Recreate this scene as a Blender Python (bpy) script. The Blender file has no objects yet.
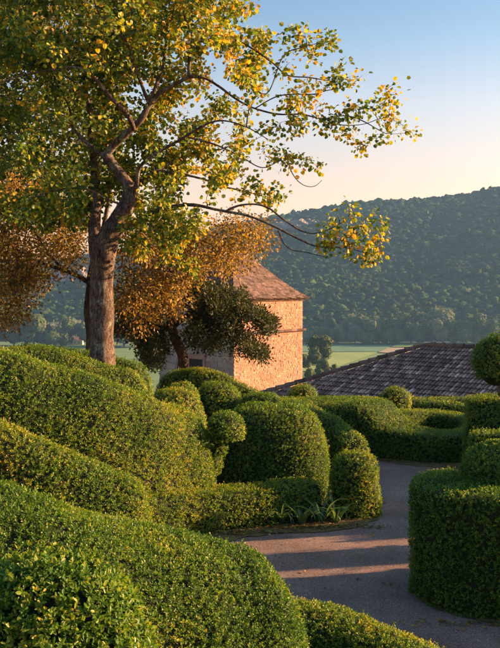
import bpy, math, random
import numpy as np
from mathutils import Vector

random.seed(7)
rng = np.random.default_rng(11)
R = math.radians
S = bpy.context.scene
COL = S.collection

# ------------------------------------------------------------------ camera, sky, sun, exposure
F_PX, PITCH, CAM_Z = 900.0, math.atan(39 / 900), 3.0
cam_d = bpy.data.cameras.new('camera')
cam = bpy.data.objects.new('camera', cam_d)
COL.objects.link(cam)
cam.location = (0, 0, CAM_Z)
cam.rotation_euler = (R(90) - PITCH, 0, 0)
cam_d.sensor_fit = 'HORIZONTAL'
cam_d.sensor_width = 36
cam_d.lens = F_PX / 500 * 36
cam_d.clip_start = 0.1
cam_d.clip_end = 8000
S.camera = cam

SUN_EL, SUN_AZ = R(15), R(12)          # azimuth measured from +X towards +Y
sun_vec = Vector((math.cos(SUN_EL) * math.cos(SUN_AZ), math.cos(SUN_EL) * math.sin(SUN_AZ), math.sin(SUN_EL)))
world = bpy.data.worlds.new('World')
S.world = world
world.use_nodes = True
wn, wl = world.node_tree.nodes, world.node_tree.links
wn.clear()
w_out = wn.new('ShaderNodeOutputWorld')
w_bg = wn.new('ShaderNodeBackground')
w_bg.inputs['Strength'].default_value = 0.071
sky = wn.new('ShaderNodeTexSky')
sky.sky_type = 'NISHITA'
sky.sun_disc = False
sky.sun_elevation = SUN_EL
sky.sun_rotation = R(90) - SUN_AZ
sky.altitude = 150
sky.air_density = 1.0
sky.dust_density = 1.6
sky.ozone_density = 1.5
w_tc = wn.new('ShaderNodeTexCoord')
w_sep = wn.new('ShaderNodeSeparateXYZ')
wl.new(w_tc.outputs['Generated'], w_sep.inputs[0])
w_rp = wn.new('ShaderNodeValToRGB')
w_el = w_rp.color_ramp.elements
w_el[0].position, w_el[0].color = 0.0, (1.36, 0.77, 0.54, 1)
w_el[1].position, w_el[1].color = 1.0, (0.86, 0.96, 1.04, 1)
for w_p, w_c in ((0.11, (1.25, 0.725, 0.545, 1)), (0.19, (1.04, 0.76, 0.66, 1)), (0.26, (0.64, 0.65, 0.67, 1)), (0.34, (0.38, 0.53, 0.62, 1)), (0.6, (0.75, 0.85, 0.92, 1))):
    e_ = w_el.new(w_p)
    e_.color = w_c
wl.new(w_sep.outputs['Z'], w_rp.inputs[0])
w_mul = wn.new('ShaderNodeVectorMath')
w_mul.operation = 'MULTIPLY'
wl.new(sky.outputs[0], w_mul.inputs[0])
wl.new(w_rp.outputs[0], w_mul.inputs[1])
wl.new(w_mul.outputs[0], w_bg.inputs['Color'])
wl.new(w_bg.outputs[0], w_out.inputs['Surface'])

sun_d = bpy.data.lights.new('sun', 'SUN')
sun_d.energy = 5.0
sun_d.angle = R(0.5)
sun_d.color = (1.0, 0.55, 0.27)
sun = bpy.data.objects.new('sun', sun_d)
COL.objects.link(sun)
sun.rotation_euler = sun_vec.to_track_quat('Z', 'Y').to_euler()
sun.location = (60, 10, 40)

S.view_settings.view_transform = 'Standard'
S.view_settings.look = 'None'
S.view_settings.exposure = 2.25
S.view_settings.gamma = 1.0
S.cycles.max_bounces = 6
S.cycles.diffuse_bounces = 3
S.cycles.glossy_bounces = 2
S.cycles.transmission_bounces = 4
S.cycles.transparent_max_bounces = 4
S.cycles.volume_bounces = 0
S.cycles.use_denoising = True


def W(px, py, d):
    """the world point at depth d (metres ahead) that the lens shows at photo pixel px, py"""
    x, y = (px - 250) / F_PX, (324 - py) / F_PX
    cp, sp = math.cos(PITCH), math.sin(PITCH)
    dy, dz = cp + y * sp, -sp + y * cp
    t = d / dy
    return (x * t, d, CAM_Z + dz * t)


def WX(px, d):
    return (px - 250) / F_PX * d


# ------------------------------------------------------------------ numeric helpers
def smooth(t):
    t = np.clip(t, 0, 1)
    return t * t * (3 - 2 * t)


def vnoise(p, scale=1.0, seed=0):
    """value noise in -1..1 at the points p (N x 3)"""
    q = np.asarray(p, dtype=np.float64) / scale
    i = np.floor(q).astype(np.int64)
    f = q - i
    f = f * f * (3 - 2 * f)
    out = np.zeros(len(q))
    for cx in (0, 1):
        for cy in (0, 1):
            for cz in (0, 1):
                h = ((i[:, 0] + cx) * 73856093) ^ ((i[:, 1] + cy) * 19349663) ^ ((i[:, 2] + cz) * 83492791) ^ (seed * 2654435 + 977)
                h = (h ^ (h >> 13)) & 0x7fffffff
                h = (h * 1274126177) & 0x7fffffff
                h = h ^ (h >> 16)
                v = (h & 0xffff) / 32767.5 - 1
                w = (f[:, 0] if cx else 1 - f[:, 0]) * (f[:, 1] if cy else 1 - f[:, 1]) * (f[:, 2] if cz else 1 - f[:, 2])
                out += v * w
    return out


def unit(v):
    n = np.linalg.norm(v, axis=-1, keepdims=True)
    return v / np.maximum(n, 1e-9)


def mesh_np(name, verts, faces, mat=None, parent=None, tint=None, smooth_shade=False, tint2=None):
    """faces: int array (N,3) or (N,4), or a list of such arrays"""
    if not isinstance(faces, list):
        faces = [faces]
    faces = [np.asarray(f, dtype=np.int32) for f in faces if len(f)]
    me = bpy.data.meshes.new(name)
    verts = np.asarray(verts, dtype=np.float32)
    me.vertices.add(len(verts))
    me.vertices.foreach_set('co', verts.ravel())
    loops = np.concatenate([f.ravel() for f in faces])
    counts = np.concatenate([np.full(len(f), f.shape[1], dtype=np.int32) for f in faces])
    starts = np.concatenate([[0], np.cumsum(counts)[:-1]]).astype(np.int32)
    me.loops.add(len(loops))
    me.loops.foreach_set('vertex_index', loops)
    me.polygons.add(len(counts))
    me.polygons.foreach_set('loop_start', starts)
    if smooth_shade:
        me.polygons.foreach_set('use_smooth', np.ones(len(counts), dtype=bool))
    else:
        me.polygons.foreach_set('use_smooth', np.zeros(len(counts), dtype=bool))
    me.update(calc_edges=True)
    for nm, tt in (('tint', tint), ('tint2', tint2)):
        if tt is not None:
            a = me.attributes.new(nm, 'FLOAT', 'FACE')
            a.data.foreach_set('value', np.asarray(tt, dtype=np.float32))
    if mat:
        me.materials.append(mat)
    o = bpy.data.objects.new(name, me)
    COL.objects.link(o)
    if parent is not None:
        o.parent = parent
        o.location = -Vector(parent.location)
    return o


def thing(name, loc, label, cat, group=None):
    o = bpy.data.objects.new(name, None)
    COL.objects.link(o)
    o.empty_display_size = 0.2
    o.location = loc
    o['label'] = label
    o['category'] = cat
    if group:
        o['group'] = group
    return o


def copy_thing(root, loc, label, rz=0.0, sc=1.0):
    c = root.copy()
    COL.objects.link(c)
    c.location = loc
    c.rotation_euler = (0, 0, rz)
    c.scale = (sc, sc, sc)
    c['label'] = label
    for ch in list(root.children):
        d = ch.copy()
        COL.objects.link(d)
        d.parent = c
    return c


def grid_faces(nu, nv, close_u=False):
    """quads over a grid stored row by row (nv points in a row)"""
    u = np.arange(nu if close_u else nu - 1)
    v = np.arange(nv - 1)
    U, V = np.meshgrid(u, v, indexing='ij')
    a = U * nv + V
    b = ((U + 1) % nu) * nv + V
    return np.stack([a, b, b + 1, a + 1], -1).reshape(-1, 4)


# ------------------------------------------------------------------ materials
def new_mat(name):
    m = bpy.data.materials.new(name)
    m.use_nodes = True
    nt = m.node_tree
    nt.nodes.clear()
    out = nt.nodes.new('ShaderNodeOutputMaterial')
    return m, nt, out


def ramp_node(nt, stops):
    r = nt.nodes.new('ShaderNodeValToRGB')
    el = r.color_ramp.elements
    while len(el) > 1:
        el.remove(el[-1])
    el[0].position, el[0].color = stops[0][0], (*stops[0][1], 1)
    for p, c in stops[1:]:
        e = el.new(p)
        e.color = (*c, 1)
    return r


def mat_leaf(name, stops, rough=0.45, trans=0.3, spec=0.35, tboost=1.6):
    m, nt, out = new_mat(name)
    at = nt.nodes.new('ShaderNodeAttribute')
    at.attribute_name = 'tint'
    rp = ramp_node(nt, stops)
    nt.links.new(at.outputs['Fac'], rp.inputs[0])
    p = nt.nodes.new('ShaderNodeBsdfPrincipled')
    p.inputs['Roughness'].default_value = rough
    p.inputs['Specular IOR Level'].default_value = spec
    nt.links.new(rp.outputs[0], p.inputs['Base Color'])
    t = nt.nodes.new('ShaderNodeBsdfTranslucent')
    mx = nt.nodes.new('ShaderNodeMix')
    mx.data_type = 'RGBA'
    mx.blend_type = 'MULTIPLY'
    mx.inputs[0].default_value = 1
    nt.links.new(rp.outputs[0], mx.inputs[6])
    mx.inputs[7].default_value = (tboost * 1.1, tboost, tboost * 0.45, 1)
    nt.links.new(mx.outputs[2], t.inputs['Color'])
    ms = nt.nodes.new('ShaderNodeMixShader')
    ms.inputs[0].default_value = trans
    nt.links.new(p.outputs[0], ms.inputs[1])
    nt.links.new(t.outputs[0], ms.inputs[2])
    nt.links.new(ms.outputs[0], out.inputs[0])
    return m


def mat_noise(name, stops, scale=5.0, detail=6, rough=0.9, bump=0.3, bscale=None, dist=0.02, spec=0.2, coords='Object', stretch=(1, 1, 1), tint_amt=0.0):
    m, nt, out = new_mat(name)
    tc = nt.nodes.new('ShaderNodeTexCoord')
    mp = nt.nodes.new('ShaderNodeMapping')
    mp.inputs['Scale'].default_value = stretch
    nt.links.new(tc.outputs[coords], mp.inputs[0])
    n = nt.nodes.new('ShaderNodeTexNoise')
    n.inputs['Scale'].default_value = scale
    n.inputs['Detail'].default_value = detail
    n.inputs['Roughness'].default_value = 0.65
    nt.links.new(mp.outputs[0], n.inputs['Vector'])
    rp = ramp_node(nt, stops)
    nt.links.new(n.outputs['Fac'], rp.inputs[0])
    p = nt.nodes.new('ShaderNodeBsdfPrincipled')
    p.inputs['Roughness'].default_value = rough
    p.inputs['Specular IOR Level'].default_value = spec
    src = rp.outputs[0]
    if tint_amt:
        at = nt.nodes.new('ShaderNodeAttribute')
        at.attribute_name = 'tint'
        hv = nt.nodes.new('ShaderNodeMapRange')
        hv.inputs['To Min'].default_value = 1 - tint_amt
        hv.inputs['To Max'].default_value = 1 + tint_amt
        nt.links.new(at.outputs['Fac'], hv.inputs['Value'])
        mm = nt.nodes.new('ShaderNodeVectorMath')
        mm.operation = 'SCALE'
        nt.links.new(src, mm.inputs[0])
        nt.links.new(hv.outputs[0], mm.inputs['Scale'])
        src = mm.outputs[0]
    nt.links.new(src, p.inputs['Base Color'])
    if bump:
        n2 = nt.nodes.new('ShaderNodeTexNoise')
        n2.inputs['Scale'].default_value = bscale or scale * 3
        n2.inputs['Detail'].default_value = 8
        nt.links.new(mp.outputs[0], n2.inputs['Vector'])
        b = nt.nodes.new('ShaderNodeBump')
        b.inputs['Strength'].default_value = bump
        b.inputs['Distance'].default_value = dist
        nt.links.new(n2.outputs['Fac'], b.inputs['Height'])
        nt.links.new(b.outputs[0], p.inputs['Normal'])
    nt.links.new(p.outputs[0], out.inputs[0])
    return m


M = {}
M['box'] = mat_leaf('boxwood_leaf', [(0.0, (0.020, 0.058, 0.010)), (0.30, (0.062, 0.150, 0.017)), (0.55, (0.140, 0.225, 0.022)), (0.78, (0.320, 0.300, 0.028)), (1.0, (0.480, 0.290, 0.042))], rough=0.42, trans=0.34, spec=0.22)
M['core'] = mat_noise('shaded_inside', [(0.3, (0.010, 0.016, 0.006)), (0.7, (0.028, 0.040, 0.012))], scale=40, bump=0.8, bscale=90)  # near-black green: shade among the inner leaves put into the colour
M['bark_stem'] = mat_noise('stem_bark', [(0.3, (0.07, 0.05, 0.035)), (0.7, (0.16, 0.12, 0.085))], scale=20, bump=0.6)
M['iris'] = mat_leaf('strap_leaf', [(0.0, (0.05, 0.11, 0.03)), (0.6, (0.12, 0.21, 0.06)), (1.0, (0.20, 0.27, 0.09))], rough=0.4, trans=0.3)
M['redbud'] = mat_leaf('round_leaf', [(0.0, (0.036, 0.085, 0.012)), (0.35, (0.090, 0.165, 0.015)), (0.62, (0.220, 0.270, 0.018)), (0.80, (0.42, 0.36, 0.020)), (0.97, (0.520, 0.300, 0.020)), (0.996, (0.420, 0.200, 0.020)), (1.0, (0.300, 0.040, 0.015))], rough=0.5, trans=0.42, tboost=1.35)
M['orange'] = mat_leaf('orange_leaf', [(0.0, (0.045, 0.060, 0.014)), (0.3, (0.10, 0.088, 0.020)), (0.65, (0.25, 0.145, 0.030)), (1.0, (0.40, 0.30, 0.05))], rough=0.6, trans=0.35, tboost=1.3)
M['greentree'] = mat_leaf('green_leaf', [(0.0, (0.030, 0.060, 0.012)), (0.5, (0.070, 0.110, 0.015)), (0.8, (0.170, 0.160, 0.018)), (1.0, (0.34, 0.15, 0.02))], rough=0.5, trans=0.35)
M['juniper'] = mat_leaf('needle_spray', [(0.0, (0.016, 0.028, 0.008)), (0.6, (0.038, 0.054, 0.012)), (1.0, (0.10, 0.09, 0.02))], rough=0.6, trans=0.2)
M['forest'] = mat_leaf('forest_leaf', [(0.0, (0.040, 0.066, 0.022)), (0.6, (0.085, 0.115, 0.038)), (1.0, (0.150, 0.160, 0.055))], rough=0.8, trans=0.15, spec=0.1)
M['soil'] = mat_noise('soil', [(0.3, (0.06, 0.04, 0.022)), (0.6, (0.13, 0.085, 0.045)), (0.8, (0.10, 0.12, 0.035))], scale=9, bump=1.0, bscale=40, dist=0.02)
M['lime_roof'] = mat_noise('lauze_stone', [(0.3, (0.065, 0.048, 0.042)), (0.7, (0.165, 0.114, 0.095))], scale=2.5, bump=0.4, bscale=12, tint_amt=0.45)
M['ashlar'] = mat_noise('limestone_block', [(0.3, (0.25, 0.145, 0.10)), (0.7, (0.44, 0.255, 0.175))], scale=1.6, bump=0.7, bscale=9, dist=0.03, tint_amt=0.28)
M['ashlar_shaded'] = mat_noise('shaded_limestone_block', [(0.3, (0.23, 0.195, 0.150)), (0.7, (0.36, 0.31, 0.24))], scale=1.2, bump=0.6, bscale=9, dist=0.03, tint_amt=0.22)  # greyed copy of the limestone: the left face's shade put into its colour
M['mortar'] = mat_noise('lime_mortar', [(0.3, (0.25, 0.155, 0.105)), (0.7, (0.36, 0.225, 0.15))], scale=3, bump=0.5, bscale=14)
M['tile'] = mat_leaf('canal_tile', [(0, (0, 0, 0)), (1, (0, 0, 0))])


def mat_tile():
    m, nt, out = new_mat('clay_roof_tile')
    at = nt.nodes.new('ShaderNodeAttribute')
    at.attribute_name = 'tint'
    rp = ramp_node(nt, [(0, (0.05, 0.032, 0.024)), (0.3, (0.125, 0.074, 0.056)), (0.55, (0.225, 0.130, 0.098)), (0.75, (0.34, 0.215, 0.165)), (1.0, (0.54, 0.41, 0.34))])
    nt.links.new(at.outputs['Fac'], rp.inputs[0])
    tc = nt.nodes.new('ShaderNodeTexCoord')
    n = nt.nodes.new('ShaderNodeTexNoise')
    n.inputs['Scale'].default_value = 9
    n.inputs['Detail'].default_value = 6
    nt.links.new(tc.outputs['Object'], n.inputs['Vector'])
    mp = nt.nodes.new('ShaderNodeMapRange')
    mp.inputs['From Min'].default_value = 0.3
    mp.inputs['From Max'].default_value = 0.7
    mp.inputs['To Min'].default_value = 0.6
    mp.inputs['To Max'].default_value = 1.35
    nt.links.new(n.outputs['Fac'], mp.inputs['Value'])
    mm = nt.nodes.new('ShaderNodeVectorMath')
    mm.operation = 'SCALE'
    nt.links.new(rp.outputs[0], mm.inputs[0])
    nt.links.new(mp.outputs[0], mm.inputs['Scale'])
    p = nt.nodes.new('ShaderNodeBsdfPrincipled')
    p.inputs['Roughness'].default_value = 0.85
    nt.links.new(mm.outputs[0], p.inputs['Base Color'])
    nt.links.new(p.outputs[0], out.inputs[0])
    return m


M['tile'] = mat_tile()


def mat_bark(name, dark, mid, light, lichen):
    m, nt, out = new_mat(name)
    tc = nt.nodes.new('ShaderNodeTexCoord')
    mp = nt.nodes.new('ShaderNodeMapping')
    mp.inputs['Scale'].default_value = (1, 1, 0.28)
    nt.links.new(tc.outputs['Object'], mp.inputs[0])
    v = nt.nodes.new('ShaderNodeTexVoronoi')
    v.feature = 'DISTANCE_TO_EDGE'
    v.inputs['Scale'].default_value = 26
    nz = nt.nodes.new('ShaderNodeTexNoise')
    nz.inputs['Scale'].default_value = 14
    nz.inputs['Detail'].default_value = 8
    nt.links.new(mp.outputs[0], nz.inputs['Vector'])
    mixv = nt.nodes.new('ShaderNodeVectorMath')
    mixv.operation = 'MULTIPLY_ADD'
    mixv.inputs[1].default_value = (0.12, 0.12, 0.12)
    nt.links.new(nz.outputs['Color'], mixv.inputs[0])
    nt.links.new(mp.outputs[0], mixv.inputs[2])
    nt.links.new(mixv.outputs[0], v.inputs['Vector'])
    rp = ramp_node(nt, [(0.25, dark), (0.5, mid), (0.75, light)])
    nt.links.new(nz.outputs['Fac'], rp.inputs[0])
    n3 = nt.nodes.new('ShaderNodeTexNoise')
    n3.inputs['Scale'].default_value = 4.5
    n3.inputs['Detail'].default_value = 5
    nt.links.new(tc.outputs['Object'], n3.inputs['Vector'])
    r3 = ramp_node(nt, [(0.55, (0, 0, 0)), (0.62, (1, 1, 1))])
    nt.links.new(n3.outputs['Fac'], r3.inputs[0])
    mx = nt.nodes.new('ShaderNodeMix')
    mx.data_type = 'RGBA'
    mul = nt.nodes.new('ShaderNodeMath')
    mul.operation = 'MULTIPLY'
    mul.inputs[1].default_value = 0.6
    nt.links.new(r3.outputs[0], mul.inputs[0])
    nt.links.new(mul.outputs[0], mx.inputs[0])
    nt.links.new(rp.outputs[0], mx.inputs[6])
    mx.inputs[7].default_value = (*lichen, 1)
    p = nt.nodes.new('ShaderNodeBsdfPrincipled')
    p.inputs['Roughness'].default_value = 0.9
    p.inputs['Specular IOR Level'].default_value = 0.15
    nt.links.new(mx.outputs[2], p.inputs['Base Color'])
    cl = nt.nodes.new('ShaderNodeMapRange')
    cl.inputs['From Max'].default_value = 0.10
    nt.links.new(v.outputs['Distance'], cl.inputs['Value'])
    ad = nt.nodes.new('ShaderNodeMath')
    ad.operation = 'MULTIPLY_ADD'
    ad.inputs[1].default_value = 0.6
    nt.links.new(nz.outputs['Fac'], ad.inputs[0])
    nt.links.new(cl.outputs[0], ad.inputs[2])
    b = nt.nodes.new('ShaderNodeBump')
    b.inputs['Strength'].default_value = 1.0
    b.inputs['Distance'].default_value = 0.035
    nt.links.new(ad.outputs[0], b.inputs['Height'])
    nt.links.new(b.outputs[0], p.inputs['Normal'])
    nt.links.new(p.outputs[0], out.inputs[0])
    return m


M['bark'] = mat_bark('fissured_bark', (0.045, 0.034, 0.027), (0.12, 0.09, 0.07), (0.21, 0.165, 0.13), (0.26, 0.265, 0.21))
M['bark_dark'] = mat_bark('dark_bark', (0.03, 0.025, 0.02), (0.08, 0.065, 0.05), (0.14, 0.115, 0.09), (0.12, 0.12, 0.09))


def mat_path():
    m, nt, out = new_mat('bound_gravel')
    tc = nt.nodes.new('ShaderNodeTexCoord')
    v = nt.nodes.new('ShaderNodeTexVoronoi')
    v.inputs['Scale'].default_value = 150
    nt.links.new(tc.outputs['Object'], v.inputs['Vector'])
    rp = ramp_node(nt, [(0, (0.10, 0.070, 0.060)), (0.45, (0.168, 0.120, 0.098)), (0.8, (0.24, 0.168, 0.132)), (1.0, (0.40, 0.31, 0.25))])
    sep = nt.nodes.new('ShaderNodeSeparateColor')
    nt.links.new(v.outputs['Color'], sep.inputs[0])
    nt.links.new(sep.outputs[0], rp.inputs[0])
    n = nt.nodes.new('ShaderNodeTexNoise')
    n.inputs['Scale'].default_value = 1.1
    n.inputs['Detail'].default_value = 7
    nt.links.new(tc.outputs['Object'], n.inputs['Vector'])
    mp = nt.nodes.new('ShaderNodeMapRange')
    mp.inputs['From Min'].default_value = 0.3
    mp.inputs['From Max'].default_value = 0.7
    mp.inputs['To Min'].default_value = 0.62
    mp.inputs['To Max'].default_value = 1.30
    nt.links.new(n.outputs['Fac'], mp.inputs['Value'])
    mm = nt.nodes.new('ShaderNodeVectorMath')
    mm.operation = 'SCALE'
    nt.links.new(rp.outputs[0], mm.inputs[0])
    nt.links.new(mp.outputs[0], mm.inputs['Scale'])
    p = nt.nodes.new('ShaderNodeBsdfPrincipled')
    p.inputs['Roughness'].default_value = 0.85
    p.inputs['Specular IOR Level'].default_value = 0.25
    nt.links.new(mm.outputs[0], p.inputs['Base Color'])
    b = nt.nodes.new('ShaderNodeBump')
    b.inputs['Strength'].default_value = 0.7
    b.inputs['Distance'].default_value = 0.006
    b.invert = True
    nt.links.new(v.outputs['Distance'], b.inputs['Height'])
    nt.links.new(b.outputs[0], p.inputs['Normal'])
    nt.links.new(p.outputs[0], out.inputs[0])
    return m


M['path'] = mat_path()


def plain(name, col, rough=0.8, scale=6, var=0.15, bump=0.2):
    a = tuple(c * (1 - var) for c in col)
    b = tuple(c * (1 + var) for c in col)
    return mat_noise(name, [(0.3, a), (0.7, b)], scale=scale, rough=rough, bump=bump)


M['dark_void'] = plain('dark_opening', (0.03, 0.025, 0.02))  # flat dark colour standing for the unlit inside of window openings
M['render_white'] = plain('pale_render', (0.55, 0.52, 0.47), scale=1)
M['roof_red'] = plain('red_roof', (0.30, 0.15, 0.10), scale=2)


# ------------------------------------------------------------------ leaves
def leaf_geometry(base, D, N, length, width, detail):
    """arrays: base point, direction, normal of each leaf; detail 6 (two quads) or 4 (two triangles)"""
    n = len(base)
    D = unit(D)
    N = unit(N - (N * D).sum(1, keepdims=True) * D)
    Sd = np.cross(D, N)
    L = np.asarray(length).reshape(-1, 1) * np.ones((n, 1))
    Wd = np.asarray(width).reshape(-1, 1) * np.ones((n, 1))
    if detail == 6:
        tpl = [(0, 0, 0), (0.28, 0.42, 0.10), (0.72, 0.40, 0.08), (1.0, 0, -0.08), (0.72, -0.40, 0.08), (0.28, -0.42, 0.10)]
        fc = [np.array([0, 1, 2, 3]), np.array([0, 3, 4, 5])]
    elif detail == 8:   # rounded heart
        tpl = [(0, 0, 0), (0.22, 0.48, 0.08), (0.74, 0.42, 0.05), (1.0, 0, -0.14), (0.74, -0.42, 0.05), (0.22, -0.48, 0.08)]
        fc = [np.array([0, 1, 2, 3]), np.array([0, 3, 4, 5])]
    elif detail == 9:
        tpl = [(0, 0, 0), (0.10, 0.36, 0.06), (0.48, 0.52, 0.10), (0.82, 0.30, 0.02), (1.0, 0, -0.14), (0.82, -0.30, 0.02), (0.48, -0.52, 0.10), (0.10, -0.36, 0.06)]
        fc = [np.array([0, 1, 2]), np.array([0, 2, 3]), np.array([0, 3, 4]), np.array([0, 4, 5]), np.array([0, 5, 6]), np.array([0, 6, 7])]
    else:
        tpl = [(0, 0, 0), (0.5, 0.5, 0.12), (1.0, 0, -0.05), (0.5, -0.5, 0.12)]
        fc = [np.array([0, 1, 2]), np.array([0, 2, 3])]
    k = len(tpl)
    V = np.empty((n, k, 3))
    for i, (a, b, c) in enumerate(tpl):
        V[:, i] = base + D * (a * L) + Sd * (b * Wd) + N * (c * Wd)
    idx = (np.arange(n) * k)[:, None]
    Fs = np.concatenate([(idx + f)[:, None] for f in fc], 1).reshape(-1, len(fc[0]))
    return V.reshape(-1, 3), Fs, len(fc)


def sprigs(points, normals, k, leaf_len, detail, tint, up=0.25, spread=0.45, stem=None, jitter=0.25, wr=0.55, alo=38, ahi=78):
    """k leaves round each short stem; returns verts, faces, face tints"""
    m = len(points)
    stem = stem or leaf_len * 1.3
    Sx = unit(normals + spread * rng.normal(size=(m, 3)) + np.array([0, 0, up]))
    ref = unit(rng.normal(size=(m, 3)))
    A = unit(np.cross(Sx, ref))
    B = np.cross(Sx, A)
    ph0 = rng.uniform(0, 6.283, m)
    Bs, Ds, Ns, Ls, Ts = [], [], [], [], []
    for j in range(k):
        ph = ph0 + j * 2.4 + rng.normal(size=m) * 0.25
        al = np.radians(rng.uniform(alo, ahi, m) - 18 * (j == 0))
        Rr = A * np.cos(ph)[:, None] + B * np.sin(ph)[:, None]
        D = Sx * np.cos(al)[:, None] + Rr * np.sin(al)[:, None]
        N = Sx * np.sin(al)[:, None] - Rr * np.cos(al)[:, None]
        N = N + jitter * rng.normal(size=(m, 3))
        t = j / max(k - 1, 1)
        Bs.append(points - Sx * (stem * t)[..., None] if np.ndim(t) else points - Sx * stem * t)
        Ds.append(D)
        Ns.append(N)
        Ls.append(leaf_len * rng.uniform(0.7, 1.15, m))
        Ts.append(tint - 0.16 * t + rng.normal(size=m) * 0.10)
    Bs, Ds, Ns, Ls, Ts = map(np.concatenate, (Bs, Ds, Ns, Ls, Ts))
    V, Fs, per = leaf_geometry(Bs, Ds, Ns, Ls, Ls * wr, detail)
    return V, Fs, np.repeat(np.clip(Ts, 0, 1), per)


# ------------------------------------------------------------------ clipped shapes
def superdome(cx, cy, zb, zt, rx, ry, nz=2.4, npl=2.2, rz=0.0, bulge=0.0):
    nu, nv = 72, 26
    u = np.linspace(0, 2 * np.pi, nu, endpoint=False)
    th = np.linspace(0, np.pi / 2, nv)
    c, s = np.cos(th) ** (2 / nz), np.sin(th) ** (2 / nz)
    cu = np.sign(np.cos(u)) * np.abs(np.cos(u)) ** (2 / npl)
    su = np.sign(np.sin(u)) * np.abs(np.sin(u)) ** (2 / npl)
    x = rx * cu[:, None] * c[None]
    y = ry * su[:, None] * c[None]
    z = zb + (zt - zb) * s[None] * np.ones((nu, 1))
    X = cx + x * math.cos(rz) - y * math.sin(rz)
    Y = cy + x * math.sin(rz) + y * math.cos(rz)
    return np.stack([X, Y, z], -1).reshape(-1, 3), grid_faces(nu, nv, True)


def ball(cx, cy, cz, r, sz=0.95):
    nu, nv = 48, 26
    u = np.linspace(0, 2 * np.pi, nu, endpoint=False)
    th = np.linspace(-np.pi / 2, np.pi / 2, nv)
    x = cx + r * np.cos(u)[:, None] * np.cos(th)[None]
    y = cy + r * np.sin(u)[:, None] * np.cos(th)[None]
    z = cz + sz * r * np.sin(th)[None] * np.ones((nu, 1))
    return np.stack([x, y, z], -1).reshape(-1, 3), grid_faces(nu, nv, True)


def spline(P, per_m=9):
    P = np.asarray(P, float)
    out = []
    for i in range(len(P) - 1):
        p0, p1, p2, p3 = P[max(i - 1, 0)], P[i], P[i + 1], P[min(i + 2, len(P) - 1)]
        n = max(3, int(np.linalg.norm((p2 - p1)[:2]) * per_m))
        for t in np.arange(n) / n:
            out.append(0.5 * (2 * p1 + (p2 - p0) * t + (2 * p0 - 5 * p1 + 4 * p2 - p3) * t * t + (3 * p1 - p0 - 3 * p2 + p3) * t ** 3))
    out.append(P[-1])
    return np.array(out)


def sweep(P, n=2.4, hcap=(1.0, 1.0), cap=(None, None), zb=None):
    """P rows: x, y, ztop, halfwidth, zbottom"""
    Q = spline(P)
    T = np.gradient(Q[:, :2], axis=0)
    T = unit(T)
    rows = []
    capt = np.sin(np.linspace(0, np.pi / 2, 9))[1:]

    def row(c, t, zt, hw, zb_, k, kh):
        th = np.linspace(0, np.pi, 34)
        cc = np.sign(np.cos(th)) * np.abs(np.cos(th)) ** (2 / n)
        ss = np.abs(np.sin(th)) ** (2 / n)
        nx, ny = t[1], -t[0]
        off = cc * hw * k
        return np.stack([c[0] + nx * off, c[1] + ny * off, zb_ + (zt - zb_) * kh * ss], -1)
    for end in (0, 1):
        i = 0 if end == 0 else -1
        q, t = Q[i], T[i]
        ln = cap[end] if cap[end] is not None else q[3]
        rr = []
        for a in capt:
            k = max(1 - a ** n, 0.0) ** (1 / n)
            k = max(k, 0.02)
            sgn = -1 if end == 0 else 1
            rr.append(row(q[:2] + sgn * t * ln * a, t, q[2], q[3], q[4], k, k ** hcap[end]))
        if end == 0:
            rows = rr[::-1]
            for j in range(len(Q)):
                rows.append(row(Q[j, :2], T[j], Q[j, 2], Q[j, 3], Q[j, 4], 1, 1))
        else:
            rows += rr
    V = np.array(rows)
    return V.reshape(-1, 3), grid_faces(V.shape[0], V.shape[1])


def extrude_outline(P, zb, zt, r=0.12, batter=0.05):
    """a smooth closed outline (x, y) extruded, with a rounded upper edge and a closed top"""
    P = np.asarray(P, float)
    m = len(P)
    out = []
    for i in range(m):
        p0, p1, p2, p3 = P[i - 1], P[i], P[(i + 1) % m], P[(i + 2) % m]
        k = max(2, int(np.linalg.norm(p2 - p1) * 10))
        for t in np.arange(k) / k:
            out.append(0.5 * (2 * p1 + (p2 - p0) * t + (2 * p0 - 5 * p1 + 4 * p2 - p3) * t * t + (3 * p1 - p0 - 3 * p2 + p3) * t ** 3))
    O = np.array(out)
    c = O.mean(0)
    rad = np.linalg.norm(O - c, axis=1).mean()
    rings = []
    for z in np.linspace(zb, zt - r, 14):
        s = 1 - batter * (z - zb) / (zt - zb) / rad * 0.6
        rings.append((s, z))
    for a in np.linspace(0, np.pi / 2, 7)[1:]:
        rings.append((1 - batter / rad * 0.6 - r * (1 - math.cos(a)) / rad, zt - r + r * math.sin(a)))
    s0 = rings[-1][0]
    for s in np.linspace(s0, 0.02, 14)[1:]:
        rings.append((s, zt))
    V = np.array([[(*(c + (o - c) * s), z) for s, z in rings] for o in O])
    return V.reshape(-1, 3), grid_faces(V.shape[0], V.shape[1], True)


def sample_surface(V, Fq, density):
    a, b, c, d = (V[Fq[:, i]] for i in range(4))
    N = np.cross(c - a, d - b)
    area = np.linalg.norm(N, axis=1) / 2
    N = unit(N)
    n = rng.poisson(area * density)
    idx = np.repeat(np.arange(len(Fq)), n)
    u, v = rng.random(len(idx))[:, None], rng.random(len(idx))[:, None]
    p = a[idx] * (1 - u) * (1 - v) + b[idx] * u * (1 - v) + c[idx] * u * v + d[idx] * (1 - u) * v
    return p, N[idx]


def orient_out(V, Fq):
    c = V.mean(0)
    a, b, cc, d = (V[Fq[:, i]] for i in range(4))
    N = np.cross(cc - a, d - b)
    m = (a + b + cc + d) / 4
    if ((m - c) * N).sum() < 0:
        return Fq[:, ::-1]
    return Fq


HEDGE_LEAVES = [0]


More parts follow.
